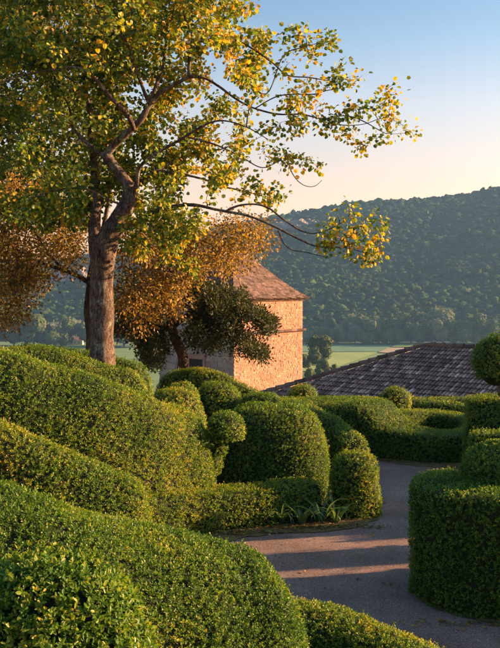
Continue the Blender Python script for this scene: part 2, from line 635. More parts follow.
def clipped(name, label, cat, geo, dist, base, seed, warm=0.0, lump=0.02, group=None, stem=None, detail=None, dens=1.0, tuft=1.0, flat=False):
    """a clipped box plant: inner growth coloured dark for the shade in it + a skin of thousands of little leaves"""
    V, Fq = geo
    Fq = orient_out(V, Fq)
    root = thing(name, base, label, cat, group)
    c = V.mean(0)
    # vertex normals by accumulation
    a, b, cc, d = (V[Fq[:, i]] for i in range(4))
    FN = np.cross(cc - a, d - b)
    VN = np.zeros_like(V)
    for i in range(4):
        np.add.at(VN, Fq[:, i], FN)
    VN = unit(VN)
    disp = lump * 1.3 * vnoise(V, 0.45, seed) + lump * 0.7 * vnoise(V, 0.17, seed + 5)
    Vd = V + VN * disp[:, None]
    if dist < 4.5:
        L, dn, k, det = 0.028, 2100, 7, 6
    elif dist < 7:
        L, dn, k, det = 0.019, 3100, 6, 4
    elif dist < 9.5:
        L, dn, k, det = 0.022, 1900, 6, 4
    elif dist < 12.6:
        L, dn, k, det = 0.024, 1500, 5, 4
    elif dist < 17.5:
        L, dn, k, det = 0.027, 1150, 5, 4
    elif dist < 19.95:
        L, dn, k, det = 0.032, 800, 5, 4
    else:
        L, dn, k, det = 0.05, 330, 5, 4
    if detail:
        det = detail
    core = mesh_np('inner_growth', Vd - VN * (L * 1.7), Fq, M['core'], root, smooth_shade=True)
    p, nrm = sample_surface(Vd, Fq, dn * dens)
    tocam = unit(np.array([0, 0, CAM_Z]) - p)
    keep = (nrm[:, 2] > -0.6) & (((nrm * tocam).sum(1) > -0.3) | (rng.random(len(p)) < .12))
    p, nrm = p[keep], nrm[keep]
    fine = vnoise(p, 0.06, seed + 9)
    rnd = rng.normal(size=len(p))
    out = L * (0.30 * rnd + 0.45 * fine) * tuft
    out += L * 1.3 * (rng.random(len(p)) < 0.03) * tuft
    tint = 0.375 + warm + 0.16 * vnoise(p, 0.45, seed + 3) + 0.11 * vnoise(p, 0.12, seed + 4) + 0.075 * rng.normal(size=len(p)) + 0.07 * np.clip(rnd, 0, 2)  # warm: yellower leaf tips, raised on sunlit hedges to carry the sun's warmth
    fl = dist > 12.5 or flat
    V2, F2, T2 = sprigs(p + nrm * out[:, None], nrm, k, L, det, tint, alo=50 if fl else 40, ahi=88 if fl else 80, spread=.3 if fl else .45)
    HEDGE_LEAVES[0] += len(F2) * (2 if F2.shape[1] == 4 else 1)
    o = mesh_np('foliage', V2, F2, M['box'], root, tint=T2)
    o['kind'] = 'stuff'
    if stem is not None:
        tube_part('stem', stem, M['bark_stem'], root, 8)
    return root


def tube_geo(pts, rad, sides=8, wob=0.0, seed=0, closed_tip=True):
    P = np.asarray(pts, float)
    rad = np.asarray(rad, float)
    T = unit(np.gradient(P, axis=0))
    ref = np.array([0.0, 1.0, 0.0]) if abs(T[0][1]) < 0.9 else np.array([1.0, 0, 0])
    U = np.cross(T[0], ref)
    U /= np.linalg.norm(U)
    a = np.linspace(0, 2 * np.pi, sides, endpoint=False)
    rows = []
    for i in range(len(P)):
        U = U - T[i] * np.dot(U, T[i])
        U /= max(np.linalg.norm(U), 1e-9)
        Vv = np.cross(T[i], U)
        rows.append(P[i] + rad[i] * (np.cos(a)[:, None] * U + np.sin(a)[:, None] * Vv))
    V = np.array(rows)
    if wob:
        f = V.reshape(-1, 3)
        c = np.repeat(P, sides, 0)
        n = unit(f - c)
        st = f * np.array([1, 1, 0.35])
        dsp = vnoise(st, 0.10, seed) * 0.5 + vnoise(st, 0.035, seed + 1) * 0.35 + vnoise(f, 0.3, seed + 2) * 0.6
        f = f + n * (dsp * wob * np.repeat(rad, sides))[:, None]
        V = f.reshape(V.shape)
    nv = sides
    idx = np.arange(len(P) - 1)[:, None] * nv
    j = np.arange(nv)[None]
    j2 = (j + 1) % nv
    Fq = np.stack([idx + j, idx + j2, idx + nv + j2, idx + nv + j], -1).reshape(-1, 4)
    return V.reshape(-1, 3), Fq


def tube_part(name, pr, mat, parent, sides=8, wob=0.0, seed=0):
    """pr rows: x, y, z, r"""
    pr = np.asarray(pr, float)
    V, Fq = tube_geo(pr[:, :3], pr[:, 3], sides, wob, seed)
    return mesh_np(name, V, Fq, mat, parent, smooth_shade=True)


def join_geo(parts):
    Vs, Fs, o = [], [], 0
    for V, F in parts:
        Vs.append(V)
        Fs.append(F + o)
        o += len(V)
    return np.concatenate(Vs), np.concatenate(Fs)


def box_geo(o, u, v, w):
    """box with corner o and edges u, v, w"""
    o, u, v, w = (np.asarray(q, float) for q in (o, u, v, w))
    V = np.array([o, o + u, o + u + v, o + v, o + w, o + u + w, o + u + v + w, o + v + w])
    Fq = np.array([[0, 3, 2, 1], [4, 5, 6, 7], [0, 1, 5, 4], [1, 2, 6, 5], [2, 3, 7, 6], [3, 0, 4, 7]])
    return V, Fq


# ================================================================== THE SETTING
def ground_z(X, Y):
    X, Y = np.asarray(X, float), np.asarray(Y, float)
    bank = 1.45 * smooth((-X - 0.7) / 3.2) * smooth((Y - 4) / 3) * (1 - smooth((Y - 16.5) / 4))
    near = 1.35 * smooth((4.4 - Y) / 2.2) * smooth((1.0 - X) / 1.4)
    z = np.maximum(bank, near)
    z = z - 4.0 * smooth((Y - 20.8) / 3.5)
    z = z - 54.0 * smooth((Y - 50) / 60)
    return z


xs = np.unique(np.concatenate([np.linspace(-2600, -60, 24), np.linspace(-60, -12, 24), np.linspace(-12, 12, 97), np.linspace(12, 60, 24), np.linspace(60, 2600, 24)]))
ys = np.unique(np.concatenate([np.linspace(-200, -6, 12), np.linspace(-6, 26, 129), np.linspace(26, 80, 20), np.linspace(80, 240, 30), np.linspace(240, 3400, 24)]))
XX, YY = np.meshgrid(xs, ys, indexing='ij')
ZZ = ground_z(XX, YY)
near = (np.abs(XX) < 12) & (YY < 26) & (YY > -6)
pts = np.stack([XX, YY, ZZ], -1).reshape(-1, 3)
g = mesh_np('ground', pts, grid_faces(len(xs), len(ys)), M['soil'], smooth_shade=True)
g['kind'] = 'structure'

# valley floor and its fields, sheets a little above the ground
M['meadow'] = mat_noise('meadow', [(0.35, (0.09, 0.17, 0.05)), (0.65, (0.14, 0.22, 0.07))], scale=0.03, bump=0, coords='Object')
M['crop_light'] = mat_noise('young_crop', [(0.35, (0.17, 0.25, 0.055)), (0.65, (0.23, 0.31, 0.08))], scale=0.05, bump=0, stretch=(1, 0.2, 1))
M['stubble'] = mat_noise('stubble', [(0.35, (0.24, 0.20, 0.12)), (0.65, (0.31, 0.26, 0.16))], scale=0.04, bump=0)
M['teal_crop'] = mat_noise('blue_green_crop', [(0.35, (0.07, 0.16, 0.07)), (0.65, (0.11, 0.21, 0.10))], scale=0.04, bump=0)


def sheet(name, pts, z, mat):
    V = np.array([(x, y, z) for x, y in pts])
    o = mesh_np(name, V, np.array([list(range(len(pts)))]), mat)
    o['kind'] = 'structure'
    return o


VZ = -58.0
def fpt(px, py, z=VZ):
    """where the pixel's ray meets the valley floor"""
    d = 600.0
    for _ in range(30):
        q = W(px, py, d)
        d *= (CAM_Z - z) / max(CAM_Z - q[2], 1e-3)
    return (W(px, py, d)[0], d)


sheet('meadow', [(-900, 240), (900, 240), (1100, 1000), (-1100, 1000)], VZ + 0.05, M['meadow'])
sheet('field', [fpt(290, 352), fpt(380, 351.5), fpt(395, 344.5), fpt(290, 344.5)], VZ + 0.4, M['teal_crop'])
sheet('field', [fpt(150, 372), fpt(325, 372), fpt(378, 353), fpt(300, 353.5)], VZ + 0.6, M['crop_light'])
sheet('field', [fpt(378, 353), fpt(440, 357), fpt(470, 349), fpt(388, 348.5)], VZ + 0.8, M['stubble'])
sheet('field', [fpt(392, 347.5), fpt(560, 347.8), fpt(560, 343.6), fpt(400, 343.6)], VZ + 0.9, M['crop_light'])
sheet('field', [fpt(-60, 350), fpt(110, 350), fpt(110, 346), fpt(-60, 346)], VZ + 0.5, M['crop_light'])

# wooded hill
CREST = [(-700, 262), (-200, 262), (0, 258), (60, 256), (100, 250), (200, 231), (250, 220), (300, 211), (350, 203), (400, 199), (430, 197), (450, 194), (480, 189), (500, 185), (620, 168), (900, 150), (1500, 170)]
cpx, cpy = np.array(CREST, float).T


def hill_z(X, Y):
    px = 250 + X / np.maximum(Y, 1) * F_PX
    crest = (285 - np.interp(px, cpx, cpy)) / F_PX * 1560 + 3 - 6
    t = (Y - 960) / (1560 - 960)
    k = np.where(t < 1, np.clip(t, 0, 1) ** 0.92, 1 - 0.25 * np.clip((t - 1) / 0.6, 0, 1))
    p = np.stack([X.ravel(), Y.ravel(), np.zeros(X.size)], 1)
    n = (vnoise(p, 210, 3) * 16 + vnoise(p, 90, 4) * 8).reshape(X.shape)
    return -60 + (crest + 60) * k + n * np.clip(t * 3, 0, 1) * np.clip(1.25 - t, 0, 1)


hx = np.linspace(-1300, 1700, 90)
hy = np.linspace(880, 1960, 60)
HX, HY = np.meshgrid(hx, hy, indexing='ij')
HZ = hill_z(HX, HY)
M['hillground'] = mat_noise('hill_ground', [(0.4, (0.018, 0.032, 0.010)), (0.6, (0.040, 0.055, 0.018))], scale=0.05, bump=0)
h = mesh_np('hill', np.stack([HX, HY, HZ], -1).reshape(-1, 3), grid_faces(90, 60), M['hillground'], smooth_shade=True)
h['kind'] = 'structure'


# forest canopy: one mesh of thousands of crowns
def ico(sub):
    t = (1 + 5 ** 0.5) / 2
    V = [(-1, t, 0), (1, t, 0), (-1, -t, 0), (1, -t, 0), (0, -1, t), (0, 1, t), (0, -1, -t), (0, 1, -t), (t, 0, -1), (t, 0, 1), (-t, 0, -1), (-t, 0, 1)]
    F = [(0, 11, 5), (0, 5, 1), (0, 1, 7), (0, 7, 10), (0, 10, 11), (1, 5, 9), (5, 11, 4), (11, 10, 2), (10, 7, 6), (7, 1, 8), (3, 9, 4), (3, 4, 2), (3, 2, 6), (3, 6, 8), (3, 8, 9), (4, 9, 5), (2, 4, 11), (6, 2, 10), (8, 6, 7), (9, 8, 1)]
    V = [np.array(v) / np.linalg.norm(v) for v in V]
    for _ in range(sub):
        cache, F2 = {}, []
        def mid(a, b):
            k = (min(a, b), max(a, b))
            if k not in cache:
                m = V[a] + V[b]
                V.append(m / np.linalg.norm(m))
                cache[k] = len(V) - 1
            return cache[k]
        for a, b, c in F:
            ab, bc, ca = mid(a, b), mid(b, c), mid(c, a)
            F2 += [(a, ab, ca), (b, bc, ab), (c, ca, bc), (ab, bc, ca)]
        F = F2
    return np.array(V), np.array(F)


icoV, icoF = ico(1)
up = icoV[:, 2] > -0.2
keepF = up[icoF].all(1)
icoF = icoF[keepF]
n_cr = 14500
cy_ = 968 + 640 * rng.random(n_cr) ** 0.85
cpx_ = rng.uniform(-140, 640, n_cr)
cx_ = (cpx_ - 250) / F_PX * cy_
rad_scale = 1.07
cz_ = hill_z(cx_, cy_)
rad = rad_scale * rng.uniform(2.2, 4.6, n_cr) * (1 + 0.25 * (rng.random(n_cr) < 0.12))
Vc = icoV[None] * (1 + 0.30 * rng.normal(size=(n_cr, len(icoV), 1)).clip(-1.5, 1.5)) * rad[:, None, None]
Vc[:, :, 2] *= rng.uniform(0.55, 1.15, n_cr)[:, None]
Vc[:, :, 0] *= rng.uniform(0.75, 1.6, n_cr)[:, None]
Vc[:, :, 1] *= rng.uniform(0.75, 1.5, n_cr)[:, None]
Vc += np.stack([cx_, cy_, cz_ + rad * 0.35 + rng.uniform(-1, 1.6, n_cr)], -1)[:, None]
Fc = (icoF[None] + (np.arange(n_cr) * len(icoV))[:, None, None]).reshape(-1, 3)
tc_ = np.repeat(np.clip(0.45 + 0.35 * vnoise(np.stack([cx_, cy_, cz_], 1), 60, 8) + 0.2 * rng.normal(size=n_cr), 0, 1), len(icoF))
tc_ = np.clip(tc_ + 0.08 * rng.normal(size=len(tc_)), 0, 1)
M['canopy'] = mat_noise('tree_canopy', [(0.32, (0.012, 0.028, 0.008)), (0.5, (0.030, 0.056, 0.015)), (0.7, (0.064, 0.088, 0.024))], scale=0.35, detail=6, bump=1.0, bscale=0.7, dist=1.6, tint_amt=0.7, spec=0.02)
fo = mesh_np('forest', Vc.reshape(-1, 3), Fc, M['canopy'], tint=tc_, smooth_shade=True)
fo['kind'] = 'stuff'
fo['label'] = 'dense bluish green wood covering the far hillside'

# cliff bands of pale rock among the trees
M['rock'] = mat_noise('pale_rock', [(0.35, (0.17, 0.14, 0.12)), (0.65, (0.30, 0.25, 0.22))], scale=0.12, bump=0.6, bscale=0.5, dist=2, stretch=(1, 1, 3))


def cliff(px0, px1, py0, py1, hgt, d, label):
    n = 26
    t = np.linspace(0, 1, n)
    lvl = np.linspace(0, 1, 7)
    rows = []
    for i, a in enumerate(t):
        px, py = px0 + (px1 - px0) * a, py0 + (py1 - py0) * a
        q = np.array(W(px, py, d))
        e = math.sin(math.pi * min(max(a, 0.02), 0.98)) ** 0.5
        for j, b in enumerate(lvl):
            rows.append((q[0], q[1] + 14 * b + 5 * math.sin(i * 1.7 + j) + 4 * math.sin(i * 0.6), q[2] - hgt * 0.6 + hgt * e * b + 1.2 * math.sin(i * 2.3 + j * 1.3)))
    o = mesh_np('cliff', np.array(rows), grid_faces(n, 7), M['rock'])
    o['kind'] = 'structure'
    o['label'] = label


cliff(252, 318, 231, 217, 13, 1385, 'pale rock band high on the wooded hill')
cliff(150, 210, 255, 246, 16, 1330, 'pale rock band behind the tree')
cliff(40, 95, 278, 268, 17, 1250, 'pinkish rock band seen left of the trunk')

# ------------------------------------------------------------------ path and beds
def patch(name, outline, mat, dz=0.004, cell=0.04, wob=0.055):
    """ground-hugging sheet inside a smooth outline: rings towards the centre"""
    P = np.asarray(outline, float)
    m, out = len(P), []
    for i in range(m):
        p0, p1, p2, p3 = P[i - 1], P[i], P[(i + 1) % m], P[(i + 2) % m]
        k = max(2, int(np.linalg.norm(p2 - p1) / cell))
        for t in np.arange(k) / k:
            out.append(0.5 * (2 * p1 + (p2 - p0) * t + (2 * p0 - 5 * p1 + 4 * p2 - p3) * t * t + (3 * p1 - p0 - 3 * p2 + p3) * t ** 3))
    O = np.array(out)
    Oz = np.c_[O, np.zeros(len(O))]
    O += wob * np.stack([vnoise(Oz, .3, 1) + .6 * vnoise(Oz, .09, 3), vnoise(Oz, .3, 2) + .6 * vnoise(Oz, .09, 4)], 1)
    c = O.mean(0)
    rings = 40
    V = []
    for o_ in O:
        for s in np.linspace(1, 0.001, rings):
            q = c + (o_ - c) * s
            V.append((q[0], q[1], 0))
    V = np.array(V)
    V[:, 2] = ground_z(V[:, 0], V[:, 1]) + dz
    ob = mesh_np(name, V, grid_faces(len(O), rings, True), mat, smooth_shade=True)
    ob['kind'] = 'structure'
    return ob


path = mesh_np('path', np.array([(x, y, 0.004 + max(0, float(ground_z(x, y)))) for x in np.linspace(-0.95, 9, 60) for y in np.linspace(5.0, 20.5, 90)]), grid_faces(60, 90), M['path'], smooth_shade=True)
path['kind'] = 'structure'


def G(px, py):
    d = 10.0
    for _ in range(30):
        q = W(px, py, d)
        d *= CAM_Z / max(CAM_Z - q[2], 1e-3)
    return (W(px, py, d)[0], d)


M['moss_soil'] = mat_noise('mossy_soil', [(0.3, (0.055, 0.038, 0.02)), (0.5, (0.12, 0.085, 0.04)), (0.62, (0.12, 0.13, 0.03)), (0.8, (0.22, 0.15, 0.06))], scale=7, bump=1.0, bscale=45, dist=0.015)
patch('soil_bed', [G(135, 560), G(190, 549), G(230, 542), G(270, 536), G(310, 533), G(345, 529), G(368, 525), G(380, 515), G(374, 498), (0.9, 13.2), (-0.6, 13.0), (-1.9, 12)], M['moss_soil'], 0.012)
patch('soil_bed', [(1.62, 8.75), (1.64, 8.4), (1.80, 8.10), (2.25, 7.84), (3.2, 7.66), (4.5, 7.8), (4.5, 9.1), (3.2, 9.3), (2.1, 9.2)], M['moss_soil'], 0.010)
patch('soil_bed', [G(300, 457), G(345, 457), G(380, 461), G(420, 467), G(470, 468), (5.0, 15.2), (5.2, 20), (0.4, 20)], M['moss_soil'], 0.010)

# low rubble kerb stones / leaf litter on the bed
def litter(label, cx, cy, rx, ry, n, seed):
    r = np.random.default_rng(seed)
    base = np.stack([cx + rx * r.normal(size=n) * 0.5, cy + ry * r.normal(size=n) * 0.5, np.full(n, 0.022)], 1)
    base[:, 2] += np.maximum(ground_z(base[:, 0], base[:, 1]), 0)
    D = unit(np.c_[r.normal(size=(n, 2)), 0.15 * r.normal(size=n)])
    N = np.c_[0.35 * r.normal(size=(n, 2)), np.ones(n)]
    L = r.uniform(0.02, 0.05, n)
    V, Fs, per = leaf_geometry(base, D, N, L, L * 0.8, 4)
    o = mesh_np('fallen_leaves', V, Fs, M['orange'], tint=np.repeat(r.random(n), per))
    o['kind'] = 'stuff'
    o['label'] = label


litter('dry brown leaves fallen at the foot of the low hedge', -0.1, 10.75, 0.7, 0.12, 220, 4)
litter('dry brown leaves fallen beside the rounded bush', 0.95, 11.2, 0.45, 0.12, 90, 5)
litter('few dry leaves scattered on the path', 0.6, 9.6, 1.3, 1.6, 60, 6)
litter('loose clippings and crumbs of soil along the bed edge', .35, 11.0, 1.6, .10, 500, 8)

litter('green and brown clippings at the foot of the dark drum hedge', 2.2, 7.82, .9, .10, 160, 9)
litter('clippings on the path beside the low foreground hedge', 1.2, 6.9, .7, .25, 60, 10)
# ------------------------------------------------------------------ clipped hedges and topiary
def spts(rows):
    """rows (px, depth, ztop, halfwidth, zbottom)"""
    return [(WX(px, d), d, zt, hw, zb) for px, d, zt, hw, zb in rows]


def zt(py, d):
    return W(250, py, d)[2]


HEDGES = []


def H(name, label, geo, dist, base, seed, **kw):
    HEDGES.append(clipped(name, label, kw.pop('cat', 'hedge'), geo, dist, base, seed, **kw))


# foreground
H('boxwood_mound', 'big glossy green boxwood mound in the foreground, sloping down towards the path', sweep(spts([(-120, 5.0, zt(466, 5.0), .9, .2), (0, 5.2, zt(487, 5.2), .9, .1), (104, 5.5, zt(522, 5.5), .9, 0), (185, 5.7, zt(535, 5.7), .85, 0), (235, 5.8, zt(552, 5.8), .75, 0)]), n=2.3, cap=(.5, .46)), 5, (WX(100, 5.5), 5.5, .4), 21, lump=0.03)
H('boxwood_mound', 'nearest boxwood mound at the bottom left with yellowed leaf tips', superdome(WX(45, 4.1), 4.1, .2, zt(556, 4.1), .66, .62, nz=2.3), 4, (WX(52, 4.0), 4.0, .6), 22, warm=0.05, lump=0.03)
H('boxwood_hedge', 'low sunlit yellow tipped hedge edging the path in the bottom foreground', sweep(spts([(262, 6.5, zt(598, 6.5), .34, 0), (330, 6.5, zt(607, 6.5), .34, 0), (375, 6.3, zt(626, 6.3), .33, 0), (425, 6.0, zt(650, 6.0), .32, 0), (470, 5.6, zt(690, 5.6), .3, 0)]), n=2.6, cap=(.3, .3)), 6.3, (WX(350, 6.4), 6.4, 0), 23, warm=0.12)
# left bank
H('boxwood_hedge', 'long rounded hedge with sunlit orange crest just behind the foreground mound', sweep(spts([(-120, 8.0, zt(372, 8.0), .36, .3), (0, 8.15, zt(422, 8.15), .36, .2), (62, 8.3, zt(448, 8.3), .36, .1), (98, 8.4, zt(465, 8.4), .35, .0), (116, 8.45, zt(474, 8.45), .34, .0)]), n=2.7, cap=(.5, .34)), 8.2, (WX(60, 7.8), 7.8, .4), 24, warm=0.14, lump=0.025)
H('boxwood_hedge', 'largest sunlit hedge, its broad back sloping down to the small ball', sweep(spts([(-130, 10.0, zt(335, 10.0), .6, .6), (0, 10.2, zt(352, 10.2), .62, .5), (44, 10.4, zt(365, 10.4), .66, .3), (88, 10.6, zt(374, 10.6), .68, .1), (125, 10.9, zt(390, 10.8), .66, .0), (158, 11.35, zt(404, 11.35), .62, .0)]), n=3.0, cap=(.6, .66), hcap=(1, .8)), 9.9, (WX(88, 9.9), 9.9, .6), 25, warm=0.12, lump=0.03)
H('boxwood_hedge', 'low boxy hedge along the bed where the path bends', sweep(spts([(128, 10.25, zt(493, 10.25), .28, .0), (165, 10.65, zt(493, 10.65), .28, 0), (205, 10.98, zt(489, 10.98), .28, 0), (260, 11.35, zt(484, 11.35), .28, 0), (302, 11.7, zt(479, 11.7), .28, 0)]), n=5.5, cap=(.25, .2), hcap=(.3, .35)), 10.9, (WX(205, 10.98), 10.98, 0), 26, warm=0.16)
H('topiary_dome', 'tall rounded boxwood dome with sunlit right edge behind the low hedge', superdome(WX(272, 12.5), 12.5, 0, zt(405, 12.5), .79, .62, nz=3.7, npl=2.5), 12.4, (WX(272, 12.5), 12.5, 0), 27, warm=0.02, cat='topiary')
H('topiary_bush', 'rounded bush with yellow sunlit side standing where the path narrows', superdome(WX(355.5, 11.7), 11.7, 0, zt(452, 11.7), .335, .33, nz=3.8), 11.6, (WX(355.5, 11.7), 11.7, 0), 28, warm=0.16, cat='topiary')
bd = 11.55
bx, bz = WX(226, bd), zt(430, bd)
H('topiary_ball', 'small clipped ball like a bird head beside the largest hedge', join_geo([ball(bx, bd, bz, .25), ball(bx - .09, bd + .06, bz - .26, .13, 1.1), ball(bx - .22, bd + .12, bz - .42, .18, 1.3)]), 10.8, (bx, bd, 0), 29, warm=0.10, cat='topiary', stem=[(bx - .26, bd + .2, 0, .03), (bx - .22, bd + .15, .5, .028), (bx - .08, bd + .05, .95, .025), (bx, bd, bz, .02)])
H('low_shrub', 'loose dark green edging shrub low at the foot of the tall dome', sweep(spts([(262, 11.15, .24, .13, 0), (290, 11.35, .2, .12, 0), (318, 11.5, .2, .13, 0), (335, 11.55, .16, .1, 0)]), n=2.2, cap=(.1, .1)), 11.3, (WX(300, 11.4), 11.4, 0), 52, warm=-.14, tuft=2.2, cat='shrub')
# small domes behind
H('topiary_dome', 'small sunlit dome tucked behind the largest hedge below the dark tree', superdome(WX(174, 13), 13, .3, zt(388, 13), .47, .45, nz=3.5), 13, (WX(174, 13), 13, .3), 30, warm=0.14, cat='topiary')
H('topiary_dome', 'half hidden little dome between two larger domes', superdome(WX(181, 14.2), 14.2, .3, zt(383, 14.2), .31, .3, nz=3.5), 14.2, (WX(181, 14.2), 14.2, .3), 31, warm=0.08, cat='topiary')
H('boxwood_hedge', 'long low rounded hedge in front of the tower window', sweep(spts([(175, 17.3, zt(370, 17.3), .5, .2), (195, 17.2, zt(368, 17.2), .55, .2), (220, 17.0, zt(374, 17), .5, .2), (250, 16.6, zt(387, 16.6), .4, .1)]), n=2.3, cap=(.45, .4)), 16.8, (WX(210, 17), 17, .2), 32, warm=0.04)
H('topiary_dome', 'dome with dark left side in front of the long rounded hedge', superdome(WX(218, 14.7), 14.7, .2, zt(381.5, 14.7), .44, .42, nz=3.5), 14.6, (WX(218, 14.7), 14.7, .2), 33, warm=0.06, cat='topiary')
H('topiary_dome', 'low dome directly above the small clipped ball', superdome(WX(260, 13.9), 13.9, .2, zt(391.5, 13.9), .43, .4, nz=3.5), 13.8, (WX(260, 13.9), 13.9, .2), 34, warm=0.02, cat='topiary')
H('boxwood_hedge', 'sloping hedge running down behind the tall dome to a point', sweep(spts([(255, 14.5, zt(394, 14.5), .34, 0), (300, 14.4, zt(402, 14.4), .34, 0), (330, 14.0, zt(416, 14.0), .34, 0), (352, 13.4, zt(434, 13.4), .3, 0)]), n=3.0, cap=(.3, .18), hcap=(.6, .4)), 14, (WX(310, 14.2), 14.2, 0), 35, warm=0.06)
H('boxwood_hedge', 'long hedge passing in front of the foot of the tree trunk', sweep(spts([(-110, 13.3, zt(343, 13.3), .6, .9), (0, 13.6, zt(347, 13.6), .6, .9), (34, 13.8, zt(346, 13.8), .6, .9), (66, 13.9, zt(351, 13.9), .6, .8), (100, 14.0, zt(362, 14.0), .58, .6), (124, 14.1, zt(368, 14.1), .5, .5)]), n=2.5, cap=(.5, .42)), 13.8, (WX(60, 13.9), 13.9, .9), 36, warm=0.08)
H('boxwood_hedge', 'bright green hedge end just behind the tree trunk', sweep(spts([(20, 16.2, zt(345, 16.2), .4, .9), (70, 16.1, zt(349, 16.1), .45, .9), (112, 16.0, zt(357, 16.0), .45, .8), (132, 15.9, zt(361, 15.9), .42, .7)]), n=2.4, cap=(.4, .38)), 16, (WX(100, 16), 16, .9), 37, warm=0.05)
# far scroll
H('scroll_hedge', 'large flat topped hedge that steps down and curls like a snail shell beyond the path', sweep([(WX(px, d), d, z, hw, 0) for px, d, z, hw in [(268, 16.4, .92, .55), (300, 16.3, .92, .6), (340, 16.2, .93, .68), (366, 16.15, .93, .70), (382, 16.0, .84, .66), (397, 15.85, .60, .56), (412, 15.65, .50, .46), (440, 15.4, .48, .38), (466, 15.55, .48, .33), (480, 16.2, .48, .3), (472, 17.0, .50, .28), (450, 17.5, .52, .28), (425, 17.6, .54, .28), (404, 17.3, .58, .3)]], n=8, cap=(.4, .2), hcap=(.3, .3)), 12.5, (WX(380, 16), 16, 0), 38, warm=0.05, flat=True, lump=.012, tuft=.7, cat='hedge')
H('boxwood_hedge', 'narrow hedge strip between the curled hedge and the tiled roof', sweep([(WX(px, d), d, z, hw, 0) for px, d, z, hw in [(405, 18.9, .60, .25), (440, 18.9, .56, .25), (475, 18.5, .5, .25), (500, 18.0, .45, .25), (530, 17.6, .45, .25)]], n=3.5, cap=(.2, .2), hcap=(.4, .4)), 18.5, (WX(450, 18.8), 18.8, 0), 39, warm=0.04)
H('boxwood_hedge', 'rearmost straight hedge below the tiled roof', sweep([(x, 19.9, .50, .3, -.1) for x in (.5, 2.5, 4.5, 7.0)], n=3.5, cap=(.2, .2), hcap=(.4, .4)), 19.9, (3, 19.9, 0), 40, warm=0.05)
H('topiary_ball', 'left one of two clipped balls against the tiled roof, nearer the tower', ball(WX(302, 18.8), 18.8, zt(384, 18.8) - .29, .325, .9), 18.7, (WX(302, 18.8), 18.8, 0), 41, stem=[(WX(302, 18.8), 18.8, -.05, .04), (WX(302, 18.8), 18.8, .6, .03)], warm=0.18, cat='topiary', group='clipped balls against the roof')
H('topiary_ball', 'clipped ball against the middle of the tiled roof, above the curled hedge', ball(WX(396, 18.4), 18.4, zt(386, 18.4) - .30, .335, .92), 18.4, (WX(396, 18.4), 18.4, 0), 42, stem=[(WX(396, 18.4), 18.4, -.05, .04), (WX(396, 18.4), 18.4, .6, .03)], warm=0.12, cat='topiary', group='clipped balls against the roof')
# right side
H('boxwood_hedge', 'tall dark drum shaped hedge right of the path with yellow back rim', extrude_outline([(1.58, 8.75), (1.62, 8.4), (1.80, 8.12), (2.25, 7.88), (3.2, 7.72), (4.3, 7.8), (4.6, 8.5), (4.3, 9.2), (3.3, 9.45), (2.5, 9.45), (2.05, 9.33), (1.76, 9.1)], 0, 1.10, r=.05, batter=.0), 9.6, (2.8, 8.8, 0), 43, warm=-0.04, detail=4)
H('topiary_dome', 'rounded cap of box growing on top of the dark drum hedge', superdome(2.68, 8.85, 1.02, zt(439, 8.95), .58, .50, nz=2.4), 9, (2.68, 8.85, 1.0), 44, warm=-0.02, cat='topiary')
H('boxwood_hedge', 'lower step of the tiered hedges at the right, brownish lit top', extrude_outline([(2.74, 11.35), (2.84, 11.18), (3.2, 11.14), (3.6, 11.2), (3.65, 11.45), (3.3, 11.56), (2.88, 11.54)], 0, 1.15, r=.06), 11.4, (3.4, 11.4, 0), 45, warm=0.08)
H('boxwood_hedge', 'upper step of the tiered hedges at the right, below the big ball', extrude_outline([(3.45, 14.4), (3.52, 14.15), (4.1, 14.0), (5.0, 14.05), (5.1, 14.5), (4.5, 14.8), (3.6, 14.75)], 0, 1.20, r=.05), 14.2, (4.2, 14.4, 0), 46, warm=0.02)
H('topiary_ball', 'big dark clipped ball above the tiered hedges against the tiled roof', ball(WX(501, 14.4), 14.4, zt(361, 14.4), .44, 1.0), 14, (WX(501, 14.4), 14.4, 1.1), 47, warm=0.02, cat='topiary', stem=[(WX(501, 14.4), 14.4, .9, .04), (WX(501, 14.4), 14.4, 1.8, .03)])
# unseen hedges and a dome added right of the frame to cut the sunlight
def shade_hedge(y0, y1, x, h, hw, seed, label):
    H('boxwood_hedge', label, sweep([(x, y, h, hw, 0) for y in np.linspace(y0, y1, 4)], n=5, cap=(.06, .06), hcap=(.1, .1)), 20, (x, (y0 + y1) / 2, 0), seed)


shade_hedge(7.9, 10.21, 5.9, 1.75, .22, 48, 'long straight hedge added outside the view to shade the near path')
shade_hedge(10.53, 11.07, 5.9, 1.75, .2, 49, 'short straight hedge added outside the view between two sun gaps')
shade_hedge(11.45, 17.5, 5.9, 1.3, .22, 50, 'low straight shading hedge added outside the view opposite the bend')
H('topiary_dome', 'tall box dome added outside the view to shade the foreground', superdome(5.9, 6.0, 0, 2.35, .7, .7, nz=3), 20, (5.9, 6.0, 0), 51, cat='topiary')

